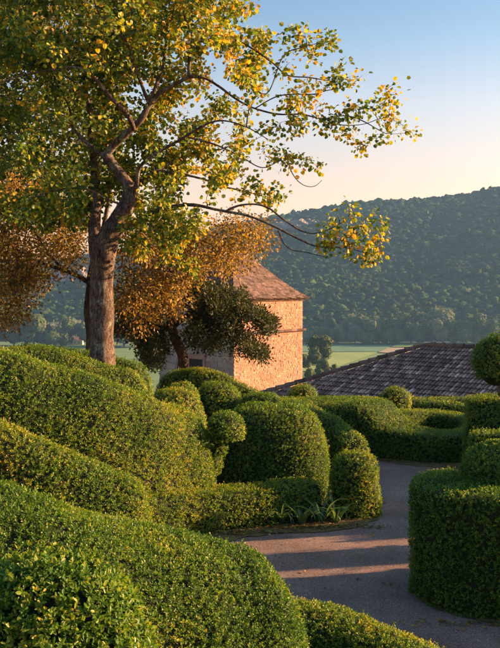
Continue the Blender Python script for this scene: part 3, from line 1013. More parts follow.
# ------------------------------------------------------------------ strap-leaved plants by the bed
def iris(x, y, n, seed, label):
    r = random.Random(seed)
    root = thing('iris_plant', (x, y, 0.01), label, 'plant', 'strap leaved plants at the bed edge')
    for i in range(n):
        az = r.uniform(0, 6.283)
        L = r.uniform(.30, .52)
        bend = r.uniform(.5, 1.5)
        w = r.uniform(.012, .02)
        el = R(r.uniform(55, 85))
        p = Vector((math.cos(az) * .03, math.sin(az) * .03, 0))
        side = Vector((-math.sin(az), math.cos(az), 0))
        V, seg = [], 8
        for k in range(seg + 1):
            t = k / seg
            ww = w * (1 - t ** 3) ** .8 * (0.7 + .3 * math.sin(math.pi * min(t * 1.3, 1))) + .0006
            up_ = Vector((-math.cos(az) * math.sin(el), -math.sin(az) * math.sin(el), math.cos(el)))
            V += [p + side * ww + up_ * ww * .35, Vector(p), p - side * ww + up_ * ww * .35]
            el -= bend * 2.0 / seg * (0.3 + 1.4 * t)
            p = p + Vector((math.cos(az) * math.cos(el), math.sin(az) * math.cos(el), math.sin(el))) * (L / seg)
            if p.z < .015:
                p.z = .015
        F_ = []
        for k in range(seg):
            for q in (0, 1):
                a = k * 3 + q
                F_.append((a, a + 1, a + 4, a + 3))
        V = np.array([tuple(v + Vector((x, y, .01))) for v in V])
        tt = min(max(r.gauss(.45, .25), 0), 1)
        mesh_np('leaf', V, np.array(F_), M['iris'], root, tint=[tt] * len(F_), smooth_shade=True)


for i, (px, d, n, lb) in enumerate([(282, 11.2, 16, 'dark strap leaved plant at the foot of the low hedge, leftmost'), (302, 11.15, 20, 'strap leaved plant with leaves hanging over the path edge'), (322, 11.25, 26, 'largest strap leaved tuft between the dome and the round bush'), (338, 11.25, 16, 'strap leaved tuft touching the round sunlit bush')]):
    iris(WX(px, d), d, n, 60 + i, lb)

# ================================================================== TREES
def chain(rows, d0, per=6, wig=0.0, seed=0):
    """rows (px, py, depth offset, radius in photo pixels) -> x y z r, smoothed"""
    P = []
    for px, py, dd, rp in rows:
        d = d0 + dd
        x, y, z = W(px, py, d)
        P.append((x, y, z, rp * d / F_PX))
    P = np.array(P)
    Q = []
    for i in range(len(P) - 1):
        p0, p1, p2, p3 = P[max(i - 1, 0)], P[i], P[i + 1], P[min(i + 2, len(P) - 1)]
        for t in np.arange(per) / per:
            Q.append(0.5 * (2 * p1 + (p2 - p0) * t + (2 * p0 - 5 * p1 + 4 * p2 - p3) * t * t + (3 * p1 - p0 - 3 * p2 + p3) * t ** 3))
    Q.append(P[-1])
    Q = np.array(Q)
    Q[:, 3] = np.maximum(Q[:, 3], 0.003)
    if wig:
        for k in range(3):
            Q[:, k] += wig * vnoise(Q[:, :3], 0.5, seed + k)
    return Q


def twig_to(nodes, target, r0=0.007, sag=0.12):
    """a curved twig from the nearest skeleton node to target"""
    dv = nodes[:, :3] - target
    dist = np.linalg.norm(dv, axis=1)
    cost = dist + 0.25 * np.maximum(dv[:, 2], 0)
    i = int(cost.argmin())
    a, L = nodes[i, :3], dist[i]
    n = max(4, int(L / 0.12))
    t = np.linspace(0, 1, n)[:, None]
    mid = (a + target) / 2 + np.array([rng.normal() * .1, rng.normal() * .1, sag]) * L
    C = a * (1 - t) ** 2 + 2 * mid * t * (1 - t) + target * t * t
    C = C + (0.02 * np.sin(t * 9 + rng.uniform(0, 6)) * rng.normal(size=3)) * (t * (1 - t) * 4) * min(L, 1)
    r = np.linspace(min(r0 * (0.8 + L), nodes[i, 3] + .002), 0.0022, n)
    return np.c_[C, r], i


def in_poly(px, py, poly):
    inside = False
    j = len(poly) - 1
    for i in range(len(poly)):
        xi, yi = poly[i]
        xj, yj = poly[j]
        if (yi > py) != (yj > py) and px < (xj - xi) * (py - yi) / (yj - yi) + xi:
            inside = not inside
        j = i
    return inside


def grow(root, limbs, targets, leaf, mat, bark, leaves_per, det, spread, droop, tint_mu, tint_sd, sag=.1, wr=.95, twig_r=.007, leaf_rad=None, updir=0.5):
    """twigs to every target, leaves along the last stretch and round the tip"""
    nodes = np.concatenate(limbs)
    order = sorted(range(len(targets)), key=lambda i: np.linalg.norm(nodes[:, :3] - targets[i], axis=1).min())
    tw, base, dirs, tnt = [], [], [], []
    for i in order:
        C, _ = twig_to(nodes, targets[i], twig_r, sag)
        tw.append(tube_geo(C[:, :3], C[:, 3], 4))
        nodes = np.concatenate([nodes, C[len(C) // 2:]])
        lp = leaves_per(i) if callable(leaves_per) else leaves_per
        n = max(3, int(rng.normal(lp, lp * .25)))
        L = np.linalg.norm(C[-1, :3] - C[0, :3])
        reach = min(L, leaf_rad or 0.5) / max(L, 1e-3)
        t = 1 - rng.random(n) ** 1.3 * reach
        f = t * (len(C) - 1)
        k = np.minimum(f.astype(int), len(C) - 2)
        p = C[k, :3] + (C[k + 1, :3] - C[k, :3]) * (f - k)[:, None]
        off = rng.normal(size=(n, 3)) * spread
        base.append(p + off)
        dd = unit(off + 0.4 * rng.normal(size=(n, 3)) * spread) + np.array([0, 0, -droop])
        dirs.append(dd)
        tm = tint_mu(targets[i]) if callable(tint_mu) else tint_mu
        tnt.append(np.clip(tm + rng.normal() * tint_sd * .6 + rng.normal(size=n) * tint_sd, 0, .975))
    V, Fq = join_geo(tw)
    o = mesh_np('twigs', V, Fq, bark, root, smooth_shade=True)
    o['kind'] = 'stuff'
    base, dirs, tnt = map(np.concatenate, (base, dirs, tnt))
    n = len(base)
    N = rng.normal(size=(n, 3)) * 0.6 + np.array([0.1, -0.1, updir])
    Ls = leaf * rng.uniform(0.6, 1.15, n)
    V, Fs, per = leaf_geometry(base, dirs, N, Ls, Ls * wr, det)
    o = mesh_np('foliage', V, Fs, mat, root, tint=np.repeat(tnt, per))
    o['kind'] = 'stuff'
    return n


# --- the round-leaved tree
D1 = 15.0
T1 = [
    ('trunk', [(103, 385, 0, 15.5), (103, 366, 0, 14.2), (102, 335, 0, 13.2), (102, 300, 0, 13), (102, 270, 0, 13), (104, 250, 0, 14), (110, 236, 0, 12.5), (117, 222, 0, 10.5), (124, 210, 0, 9.5), (129, 198, 0, 8.5), (128, 186, 0, 7), (121, 175, 0, 6), (113, 165, 0, 5.5), (106, 155, 0, 5.6)], .10),
    ('limb', [(100, 262, .1, 11), (97, 240, .25, 9.5), (96, 215, .4, 8), (95, 190, .5, 6.5), (93, 165, .6, 5), (90, 140, .7, 4), (88, 110, .7, 3), (84, 75, .6, 2)], .10),
    ('limb', [(106, 156, 0, 5.6), (113, 147, -.05, 5.2), (123, 138, -.1, 5), (133, 129, -.15, 4.6), (142, 118, -.2, 4.2), (149, 104, -.2, 3.8), (158, 93, -.2, 3.2), (172, 86, -.2, 2.6), (188, 78, -.3, 2.3), (204, 78, -.3, 2), (219, 86, -.3, 1.7), (236, 98, -.3, 1.4), (256, 108, -.3, 1.2), (277, 114, -.2, 1.1), (303, 114, -.2, 1.0), (324, 118, -.1, .9), (347, 116, 0, .8), (365, 122, 0, .7), (386, 134, 0, .5)], .06),
    ('limb', [(149, 104, -.2, 3.4), (154, 90, -.1, 2.8), (158, 78, 0, 2.4), (163, 64, .1, 2), (166, 45, .2, 1.6), (172, 20, .3, 1.2), (178, -20, .4, .8)], .05),
    ('limb', [(188, 78, -.3, 2.3), (189, 62, -.3, 2.2), (191, 50, -.3, 2.1), (198, 43, -.3, 1.9), (214, 39, -.3, 1.6), (235, 40, -.3, 1.4), (255, 50, -.3, 1.2), (272, 62, -.2, 1.1), (288, 75, -.1, .9), (311, 78, 0, .7), (340, 84, 0, .5)], .05),
    ('limb', [(198, 43, -.3, 1.6), (190, 28, -.2, 1.3), (184, 12, -.1, 1.0), (180, -20, 0, .7)], .05),
    ('limb', [(133, 129, -.15, 3.6), (127, 115, -.4, 3.2), (118, 105, -.6, 3.0), (108, 95, -.7, 2.7), (99, 84, -.8, 2.4), (90, 76, -.9, 2.0), (78, 69, -1, 1.7), (62, 68, -1.1, 1.5), (47, 70, -1.2, 1.2), (16, 78, -1.3, .8), (-20, 90, -1.3, .5)], .06),
    ('limb', [(106, 156, 0, 3.5), (98, 152, .1, 3.0), (88, 144, .2, 2.6), (78, 135, .3, 2.1), (71, 123, .4, 1.8), (69, 110, .4, 1.5), (64, 98, .4, 1.1), (50, 80, .5, .7)], .05),
    ('limb', [(118, 204, -.3, 1.6), (108, 200, -.5, 1.5), (99, 195, -.7, 1.4), (86, 190, -.9, 1.3), (73, 189, -1, 1.2), (52, 192, -1.1, 1.0), (30, 198, -1.2, .7)], .06),
    ('limb', [(112, 232, 0, 6), (126, 226, -.1, 4.5), (139, 219, -.2, 3.6), (155, 212, -.3, 3.0), (176, 206, -.4, 2.4), (197, 205, -.5, 2.1), (212, 208, -.6, 1.9), (226, 211, -.6, 1.8), (252, 217, -.7, 1.6), (278, 229, -.8, 1.4), (301, 240, -.8, 1.2), (318, 247, -.8, .9), (345, 248, -.8, .7), (368, 254, -.8, .5)], .06),
    ('limb', [(226, 211, -.6, 1.6), (240, 205, -.6, 1.5), (256, 204, -.6, 1.4), (270, 209, -.6, 1.3), (286, 221, -.7, 1.2), (304, 232, -.7, 1.0), (320, 233, -.7, .8), (342, 222, -.7, .6), (352, 210, -.7, .4)], .04),
    ('limb', [(278, 230, -.8, 1.0), (283, 242, -.8, .8), (292, 250, -.8, .7), (306, 252, -.8, .6), (330, 258, -.9, .4)], .04),
    ('limb', [(130, 196, 0, 3.4), (136, 184, -.2, 2.8), (139, 169, -.3, 2.5), (152, 157, -.4, 2.2), (173, 144, -.5, 1.9), (199, 128, -.6, 1.5), (222, 122, -.6, 1.1), (246, 128, -.6, .8), (268, 140, -.6, .5)], .06),
    ('limb', [(129, 192, 0, 3.6), (140, 184, .2, 3.0), (155, 171, .4, 2.6), (176, 162, .6, 2.0), (196, 152, .8, 1.3), (222, 149, .9, .9)], .06),
    ('limb', [(189, 137, -.5, 1.4), (217, 145, -.5, 1.1), (240, 156, -.5, .9), (262, 168, -.5, .7), (280, 160, -.5, .5)], .04),
    ('limb', [(155, 171, .4, 1.9), (189, 176, .3, 1.6), (217, 184, .2, 1.3), (226, 188, .2, 1.1), (247, 191, .1, .9), (268, 198, 0, .6)], .05),
    ('limb', [(149, 104, -.2, 2.4), (135, 70, -.5, 2.0), (126, 42, -.8, 1.6), (110, 26, -1, 1.2), (96, 5, -1.1, .9), (88, -30, -1.2, .6)], .05),
    ('limb', [(256, 108, -.3, .9), (280, 96, -.3, .8), (314, 95, -.2, .7), (328, 90, -.2, .6), (350, 86, -.1, .4)], .04),
    ('limb', [(324, 118, -.1, .7), (338, 124, -.1, .6), (362, 124, 0, .5), (385, 118, 0, .45), (403, 126, 0, .35)], .03),
    ('limb', [(241, 75, -.2, 1.1), (266, 93, -.3, .8), (282, 56, -.3, .7), (303, 47, -.3, .6), (328, 42, -.2, .4)], .04),
]
root1 = thing('redbud_tree', (W(103, 385, D1)[0], D1, float(ground_z(W(103, 385, D1)[0], D1))), 'large tree with thick bare trunk and round yellow green leaves reaching over the garden', 'tree')
limbs1 = []
for i, (nm, rows, wig) in enumerate(T1):
    Q = chain(rows, D1, per=12 if nm == 'trunk' else 6, wig=0 if nm == 'trunk' else wig * .5, seed=70 + i)
    if nm == 'trunk':
        # root flare
        foot = Q[0].copy()
        foot[2] = root1.location.z - .1
        foot[3] *= 1.25
        Q = np.concatenate([foot[None], Q])
    if nm == 'trunk':
        Q[:, 3] *= .89
    if nm == 'limb':
        Q[:, 3] = np.maximum(Q[:, 3] * .76, .003)
    limbs1.append(Q)
    V, Fq = tube_geo(Q[:, :3], Q[:, 3], 36 if nm == 'trunk' else 12, .11 if i < 2 else .18, 90 + i)
    mesh_np(nm, V, Fq, M['bark'] if i < 3 or i == 9 else M['bark'], root1, smooth_shade=True)
# bare hanging twig
Q = chain([(286, 150, -.5, .8), (290, 168, -.5, .6), (297, 180, -.5, .5), (306, 186, -.5, .4), (315, 186, -.5, .35), (322, 180, -.5, .25)], D1)
tube_part('limb', Q, M['bark'], root1, 5)

DENSE1 = [(-60, -60), (236, -60), (250, -10), (264, 8), (272, 28), (262, 45), (270, 62), (262, 80), (272, 96), (266, 116), (248, 124), (250, 150), (232, 162), (236, 180), (214, 196), (206, 214), (168, 226), (128, 206), (100, 200), (92, 222), (56, 230), (-60, 205)]
LOW1 = [(128, 214), (206, 214), (206, 232), (186, 250), (196, 276), (170, 268), (132, 262), (118, 250)]
THICK = [(a[0] * (1 - q) + b[0] * q, a[1] * (1 - q) + b[1] * q, 6 + a[3]) for t_ in T1[:4] + T1[6:8] + T1[9:10] + T1[12:14] for a, b in zip(t_[1], t_[1][1:]) for q in (0, .33, .66)]


def near_thick(px, py):
    return any((px - a) ** 2 + (py - b) ** 2 < (c + 4) ** 2 for a, b, c in THICK)


targets = []
k = 0
while len(targets) < 1180:
    px, py = random.uniform(-60, 275), random.uniform(-60, 232)
    if not in_poly(px, py, DENSE1):
        continue
    # thinner where the sky shows
    if px > 150 and random.random() < 0.42 * min((px - 150) / 90, 1):
        continue
    if vnoise(np.array([[px, py, 0]]), 22, 5)[0] < -0.45 and px > 130:
        continue
    if px < 100 and 66 < py < 200 and random.random() < .72:
        continue
    if px < 95 and py < 40 and random.random() < .5:
        continue
    d = D1 + random.gauss(.15, 1.0)
    if d < D1 + .2 and near_thick(px, py):
        d = D1 + .35 + abs(random.gauss(0, .7))
    targets.append(W(px, py, d))
for _ in range(60):
    px, py = random.uniform(118, 206), random.uniform(208, 276)
    if in_poly(px, py, LOW1):
        targets.append(W(px, py, D1 - .6 + random.gauss(0, .35)))
SPARSE = [(288, 30), (296, 36), (304, 32), (318, 40), (326, 36), (330, 42), (286, 46), (276, 38), (300, 50), (310, 56), (318, 60), (290, 62), (280, 70), (333, 72), (340, 68), (347, 62), (350, 76), (338, 80), (326, 82), (316, 86), (306, 84), (297, 90), (303, 96), (292, 104), (284, 100), (306, 104), (316, 108), (322, 104), (330, 112), (340, 110), (334, 122), (322, 126), (344, 126), (352, 104), (357, 112), (362, 104), (372, 110), (378, 98), (385, 90), (395, 84), (392, 100), (398, 94), (380, 106), (388, 112), (394, 122), (402, 128), (408, 130), (396, 134), (386, 138), (362, 142), (354, 138), (360, 148), (346, 136), (332, 130), (310, 122), (296, 118), (282, 122), (272, 130), (262, 136), (284, 132), (298, 128), (276, 146), (262, 152), (280, 156), (292, 158), (304, 160), (314, 164), (320, 168), (286, 166), (272, 164), (300, 168), (262, 184), (270, 190), (280, 192), (288, 194), (276, 200), (256, 178), (250, 190), (244, 176), (262, 200), (270, 204), (240, 198), (228, 176),
          (342, 200), (348, 206), (336, 212), (352, 214), (360, 222), (372, 218), (378, 222), (384, 224), (366, 228), (376, 232), (382, 238), (372, 242), (380, 248), (372, 254), (376, 264), (366, 260), (358, 250), (350, 240), (340, 236), (330, 240), (324, 236), (344, 226), (356, 236), (364, 246), (336, 246), (326, 246), (320, 214), (326, 222), (348, 252), (346, 244), (352, 230), (318, 242)]
N_DENSE = len(targets)
for px, py in SPARSE:
    if py > 196 and px > 312 and random.random() < .16:
        continue
    d = D1 - (.8 if py > 195 and px > 300 else .2) + random.gauss(0, .18)
    targets.append(W(px, py, d))
    if random.random() < .25 and py < 196:
        targets.append(W(px + random.gauss(0, 6), py + random.gauss(0, 4), d + random.gauss(0, .2)))
PER1 = lambda i_: 36 if i_ < N_DENSE else (23 if i_ % 100 < 60 else 17)
n1 = grow(root1, limbs1, [np.array(t) for t in targets], .073, M['redbud'], M['bark'], PER1, 8, .066, .35, lambda q_: .35 + .20 * float(np.clip((q_[0] + 2.9) / 2.2, 0, 1)), .24, sag=.08, twig_r=.008, leaf_rad=.42)

# --- tree with thin dark trunk and orange leaves behind
D3 = 17.6
T3 = [
    ('trunk', [(88, 372, 0, 3.4), (88, 340, 0, 3.2), (88, 310, 0, 3.1), (89, 290, 0, 3.2), (90, 272, 0, 2.9), (96, 250, 0, 2.6), (104, 225, 0, 2.2), (110, 195, 0, 1.8), (112, 160, .3, 1.4)]),
    ('limb', [(88, 282, 0, 2.6), (78, 276, -.1, 2.2), (66, 271, -.2, 2.0), (52, 267, -.3, 1.8), (38, 262, -.3, 1.5), (20, 250, -.4, 1.2), (0, 240, -.5, .9), (-20, 236, -.5, .6)]),
    ('limb', [(66, 271, -.2, 1.5), (50, 255, -.5, 1.2), (36, 235, -.7, 1.0), (22, 210, -.8, .8), (10, 190, -.8, .5)]),
    ('limb', [(94, 256, 0, 2.2), (120, 250, .3, 2.0), (150, 248, .5, 1.7), (180, 246, .6, 1.4), (210, 240, .6, 1.1), (240, 236, .6, .8), (262, 234, .6, .5)]),
    ('limb', [(150, 248, .5, 1.4), (162, 265, .3, 1.1), (170, 285, .1, .8), (172, 305, 0, .5)]),
    ('limb', [(38, 262, -.3, 1.2), (26, 275, -.5, 1.0), (14, 295, -.6, .7), (6, 318, -.6, .5)]),
    ('limb', [(100, 240, 0, 1.6), (80, 220, .3, 1.3), (60, 205, .5, 1.0), (46, 190, .6, .6)]),
]
q0 = W(88, 372, D3)
root3 = thing('oak_tree', (q0[0], D3, float(ground_z(q0[0], D3))), 'tree with thin dark stem and small orange brown leaves behind the thick trunk', 'tree')
limbs3 = []
for i, (nm, rows) in enumerate(T3):
    Q = chain(rows, D3, wig=.04, seed=120 + i)
    if i == 0:
        foot = Q[0].copy()
        foot[2] = root3.location.z - .1
        Q = np.concatenate([foot[None], Q])
    limbs3.append(Q)
    tube_part(nm, Q, M['bark_dark'], root3, 10, .12, 130 + i)
targets = []
BLOBS = [(10, 200, 30, 22, 60), (22, 235, 36, 26, 90), (5, 265, 28, 26, 70), (10, 300, 22, 26, 55), (30, 275, 22, 16, 40), (-15, 240, 26, 50, 50), (60, 215, 26, 14, 36), (60, 245, 22, 14, 30), (75, 232, 20, 20, 24), (72, 262, 16, 9, 12),
         (130, 240, 24, 18, 34), (165, 240, 30, 20, 54), (200, 242, 26, 22, 60), (235, 236, 22, 20, 46), (258, 232, 12, 12, 18), (225, 262, 18, 10, 18), (150, 275, 26, 18, 46), (180, 270, 22, 16, 36), (150, 305, 20, 14, 34), (170, 300, 16, 14, 24), (128, 300, 10, 16, 14), (196, 275, 12, 12, 14), (250, 250, 10, 8, 8), (140, 318, 14, 12, 18), (128, 270, 12, 16, 16), (122, 300, 8, 14, 10)]
for bx_, by_, rx_, ry_, n in BLOBS:
    for _ in range(int(n * .9)):
        a, r_ = random.uniform(0, 6.283), math.sqrt(random.random())
        targets.append(W(bx_ + rx_ * r_ * math.cos(a), by_ + ry_ * r_ * math.sin(a), D3 + random.gauss(-.1, .7)))
grow(root3, limbs3, [np.array(t) for t in targets], .066, M['orange'], M['bark_dark'], 46, 4, .13, .3, .56, .24, sag=.1, wr=.7, twig_r=.006, leaf_rad=.4)

# --- big green tree behind, stem left of the frame
D2 = 21.0
T2 = [
    ('trunk', [(-60, 372, 0, 11), (-58, 320, 0, 10), (-50, 260, 0, 9), (-40, 200, 0, 7.5), (-30, 140, 0, 6), (-22, 80, 0, 4.5), (-14, 20, 0, 3), (-8, -50, 0, 2)]),
    ('limb', [(-46, 240, 0, 5), (-10, 205, 0, 3.5), (30, 180, .2, 2.6), (64, 160, .4, 1.8), (100, 140, .5, 1.0)]),
    ('limb', [(-32, 150, 0, 4.5), (0, 120, -.2, 3.2), (36, 90, -.4, 2.4), (76, 60, -.4, 1.6), (110, 30, -.4, .9)]),
    ('limb', [(-20, 60, 0, 3), (10, 36, .4, 2.2), (46, 20, .7, 1.5), (84, 4, .9, .9)]),
    ('limb', [(-26, 110, 0, 3), (-60, 80, .4, 2.4), (-100, 60, .7, 1.5)]),
]
q0 = W(-60, 372, D2)
root2 = thing('lime_tree', (q0[0], D2, float(ground_z(q0[0], D2))), 'big dark green tree filling the upper left behind the thick trunked tree', 'tree')
limbs2 = []
for i, (nm, rows) in enumerate(T2):
    Q = chain(rows, D2, wig=.08, seed=150 + i)
    if i == 0:
        foot = Q[0].copy()
        foot[2] = root2.location.z - .2
        Q = np.concatenate([foot[None], Q])
    limbs2.append(Q)
    tube_part(nm, Q, M['bark_dark'], root2, 12, .12, 160 + i)
targets, P2 = [], [(-110, -70), (90, -70), (110, 0), (112, 60), (118, 120), (110, 190), (60, 205), (20, 200), (-110, 230)]
while len(targets) < 900:
    px, py = random.uniform(-110, 120), random.uniform(-70, 230)
    if in_poly(px, py, P2):
        targets.append(W(px, py, D2 + random.gauss(0, 1.2)))
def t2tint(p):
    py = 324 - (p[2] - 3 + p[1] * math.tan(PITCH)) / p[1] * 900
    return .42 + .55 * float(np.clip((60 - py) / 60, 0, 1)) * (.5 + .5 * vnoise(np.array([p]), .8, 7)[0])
grow(root2, limbs2, [np.array(t) for t in targets], .13, M['greentree'], M['bark_dark'], 42, 4, .20, .3, t2tint, .16, sag=.1, wr=.75, leaf_rad=.6)

# --- dark juniper leaning in front of the tower
D5 = 19.0
T5 = [
    ('trunk', [(186, 382, 0, 6.2), (183, 366, 0, 5.6), (179, 350, 0, 5.2), (175, 334, 0, 4.8), (172, 318, 0, 4.4), (172, 300, 0, 3.6), (178, 284, 0, 2.8), (190, 272, 0, 1.8)]),
    ('limb', [(173, 326, 0, 3.2), (186, 316, -.2, 2.6), (202, 308, -.4, 2.2), (220, 302, -.5, 1.8), (240, 308, -.6, 1.4), (256, 320, -.7, 1.0), (268, 328, -.7, .6)]),
    ('limb', [(202, 308, -.4, 1.8), (212, 322, -.5, 1.4), (226, 334, -.6, 1.1), (240, 344, -.6, .8), (252, 352, -.6, .5)]),
    ('limb', [(174, 334, 0, 2.6), (164, 326, .1, 2.0), (152, 326, .2, 1.5), (142, 340, .3, .9), (140, 354, .3, .5)]),
    ('limb', [(176, 300, 0, 2.4), (160, 290, .2, 1.8), (146, 290, .3, 1.2), (134, 300, .3, .6)]),
    ('limb', [(188, 286, 0, 2.0), (206, 288, -.2, 1.6), (226, 290, -.3, 1.2), (244, 296, -.4, .7)]),
]
q0 = W(184, 380, D5)
root5 = thing('juniper_tree', (q0[0], D5, float(ground_z(q0[0], D5))), 'dark leaning conifer with layered foliage in front of the stone tower', 'tree')
limbs5 = []
for i, (nm, rows) in enumerate(T5):
    Q = chain(rows, D5, wig=.06, seed=180 + i)
    if i == 0:
        foot = Q[0].copy()
        foot[2] = root5.location.z - .2
        Q = np.concatenate([foot[None], Q])
    limbs5.append(Q)
    tube_part(nm, Q, M['bark'] if i == 0 else M['bark_dark'], root5, 14, .12, 190 + i)
targets = []
for bx_, by_, rx_, ry_, n in [(190, 290, 20, 12, 40), (212, 296, 18, 10, 36), (232, 300, 16, 10, 30), (250, 312, 14, 8, 26), (264, 322, 10, 7, 18), (226, 314, 14, 6, 20), (206, 318, 12, 6, 12), (242, 338, 12, 5, 14), (254, 350, 10, 6, 18), (262, 354, 6, 4, 8), (228, 330, 10, 5, 10), (216, 340, 7, 4, 6), (200, 330, 6, 5, 6), (196, 344, 5, 3, 4), (150, 300, 18, 12, 30), (146, 320, 10, 10, 16), (146, 340, 8, 12, 18), (150, 356, 12, 10, 34), (160, 345, 7, 12, 24), (128, 316, 8, 10, 20), (120, 330, 5, 7, 10), (138, 332, 12, 10, 26), (155, 325, 10, 8, 20), (190, 306, 12, 7, 12), (268, 330, 5, 5, 6), (240, 322, 12, 4, 8), (232, 352, 5, 3, 4), (203, 326, 14, 9, 22), (214, 346, 9, 5, 10), (192, 336, 7, 6, 8)]:
    for _ in range(int(n * 1.3)):
        a, r_ = random.uniform(0, 6.283), math.sqrt(random.random())
        targets.append(W(bx_ + rx_ * r_ * math.cos(a), by_ + ry_ * r_ * math.sin(a), D5 - .3 + random.gauss(0, .5)))
grow(root5, limbs5, [np.array(t) for t in targets], .075, M['juniper'], M['bark_dark'], 58, 4, .07, -.2, .38, .2, sag=.05, wr=.45, twig_r=.006, leaf_rad=.28)

# ================================================================== BUILDINGS
def stone_wall(name, corner, u, width, z0, z1, nrm, parent, bh=(.07, .14), bl=(.09, .30), proud=.024, holes=(), seed=1, quoin=True, mat=None):
    """individual blocks laid in courses; holes are (u0, u1, z0, z1)"""
    r = random.Random(seed)
    u, nrm, up_ = np.array(u), np.array(nrm), np.array([0, 0, 1.0])
    geo, tint = [], []
    z = z0
    row = 0
    while z < z1 - .02:
        h_ = min(r.uniform(*bh), z1 - z)
        s = 0
        first = True
        while s < width - .02:
            l_ = r.uniform(*bl)
            if quoin and (first or s + l_ > width - .25):
                l_ = r.uniform(.3, .5) if row % 2 else r.uniform(.2, .32)
            if width - (s + l_) < .15:
                l_ = width - s
            ok = all(s + l_ < a or s > b or z + h_ < c or z > d for a, b, c, d in holes)
            if ok:
                g_ = .012
                p = proud * r.uniform(.3, 1.2)
                o = np.array(corner) + u * (s + g_) + up_ * (z + g_ - corner[2])
                V, Fq = box_geo(o, u * max(l_ - 2 * g_, .02), up_ * max(h_ - 2 * g_, .02), nrm * p)
                V = V + np.array([[r.uniform(-.014, .014) for _ in range(3)] for _ in range(8)])
                geo.append((V, Fq))
                t_ = min(max(r.gauss(.5, .26), 0), 1)
                tint += [t_] * 6
            s += l_
            first = False
        z += h_
        row += 1
    V, Fq = join_geo(geo)
    o = mesh_np(name, V, Fq, mat or M['ashlar'], parent, tint=tint)
    o['kind'] = 'stuff'
    return o


A = R(48)
C0 = np.array([-.82, 45.0, 0])
TL = 5.5
ua = np.array([math.cos(A), math.sin(A), 0])        # sunlit face, running right and away
ub = np.array([-math.sin(A), math.cos(A), 0])       # shaded face, running left and away
na, nb = np.array([math.sin(A), -math.cos(A), 0]), np.array([-math.cos(A), -math.sin(A), 0])
TB, TE = -4.6, 2.3
tower = thing('stone_tower', tuple(C0 + (ua + ub) * TL / 2 + np.array([0, 0, TB])), 'square stone tower with steep stone slate roof, its right side lit orange', 'tower')
V, Fq = box_geo(C0 + np.array([0, 0, TB]), ua * TL, ub * TL, (0, 0, TE - TB))
mesh_np('wall', V, Fq, M['mortar'], tower)
zs = .52
stone_wall('wall_stones', (*C0[:2], TB), ua, TL, TB, zs, na, tower, seed=2)
stone_wall('wall_stones', (*C0[:2], zs), ua, TL, zs + .14, TE, na, tower, seed=3)
hs = (2.15, 3.15, -1.45, -.85)
stone_wall('wall_stones', (*C0[:2], TB), ub, TL, TB, zs, nb, tower, seed=4, bh=(.25, .36), bl=(.35, .8), holes=[hs], proud=.02, mat=M['ashlar_shaded'])
stone_wall('wall_stones', (*C0[:2], zs), ub, TL, zs + .14, TE, nb, tower, seed=5, bh=(.25, .36), bl=(.35, .8), proud=.02, mat=M['ashlar_shaded'])
# string course: a ring of projecting stones
ring = []
cor = [C0, C0 + ua * TL, C0 + ua * TL + ub * TL, C0 + ub * TL]
def ring_boxes(z0, z1, out, step=.45, seed=0, gap=.01):
    r = random.Random(seed)
    geo, tint = [], []
    for (c, uu, nn) in ((cor[0], ua, na), (cor[0], ub, nb), (cor[3], ua, -na), (cor[1], ub, -nb)):
        s = -out
        while s < TL + out - .05:
            l_ = min(step * r.uniform(.7, 1.3), TL + out - s)
            V, Fq = box_geo(c + uu * (s + gap) + np.array([0, 0, z0]), uu * (l_ - gap * 2), nn * out * r.uniform(.92, 1.0), (0, 0, (z1 - z0) * r.uniform(.9, 1)))
            geo.append((V, Fq))
            tint += [min(max(r.gauss(.5, .25), 0), 1)] * 6
            s += l_
    return geo, tint


geo, tint = ring_boxes(zs, zs + .12, .16, seed=1)
V, Fq = join_geo(geo)
mesh_np('string_course', V, Fq, M['lime_roof'], tower, tint=tint)
geo, tint = ring_boxes(TE - .12, TE - .005, .12, .3, seed=2)
V, Fq = join_geo(geo)
mesh_np('cornice', V, Fq, M['lime_roof'], tower, tint=tint)
# window in the shaded face
def face_b(s, z, out=0.0):
    return C0 + ub * s + nb * out + np.array([0, 0, z])


win = bpy.data.objects.new('window', None)
COL.objects.link(win)
win.parent = tower
V, Fq = join_geo([box_geo(face_b(hs[0] - .15, hs[2] - .16, -.02), ub * (hs[1] - hs[0] + .3), nb * .10, (0, 0, .16)),
                  box_geo(face_b(hs[0] - .2, hs[3], -.02), ub * (hs[1] - hs[0] + .4), nb * .09, (0, 0, .24)),
                  box_geo(face_b(hs[0] - .16, hs[2], -.02), ub * .16, nb * .08, (0, 0, hs[3] - hs[2])),
                  box_geo(face_b(hs[1], hs[2], -.02), ub * .16, nb * .08, (0, 0, hs[3] - hs[2]))])
fr = mesh_np('frame', V, Fq, M['mortar'], None)
fr.parent = win
fr.location = -tower.location
V, Fq = box_geo(face_b(hs[0], hs[2], .003), ub * (hs[1] - hs[0]), nb * .012, (0, 0, hs[3] - hs[2]))
pn = mesh_np('pane', V, Fq, M['dark_void'], None)
pn.parent = win
pn.location = -tower.location

# pyramid roof of stone slates, slightly bell-cast
cen = C0 + (ua + ub) * TL / 2
HALF = TL / 2 + .28
RH = 3.15


def roof_profile(t):
    """t 0 at the eave .. 1 at the top: inward fraction, height"""
    return t, RH * (t ** 1.22) * (1 - .0) 


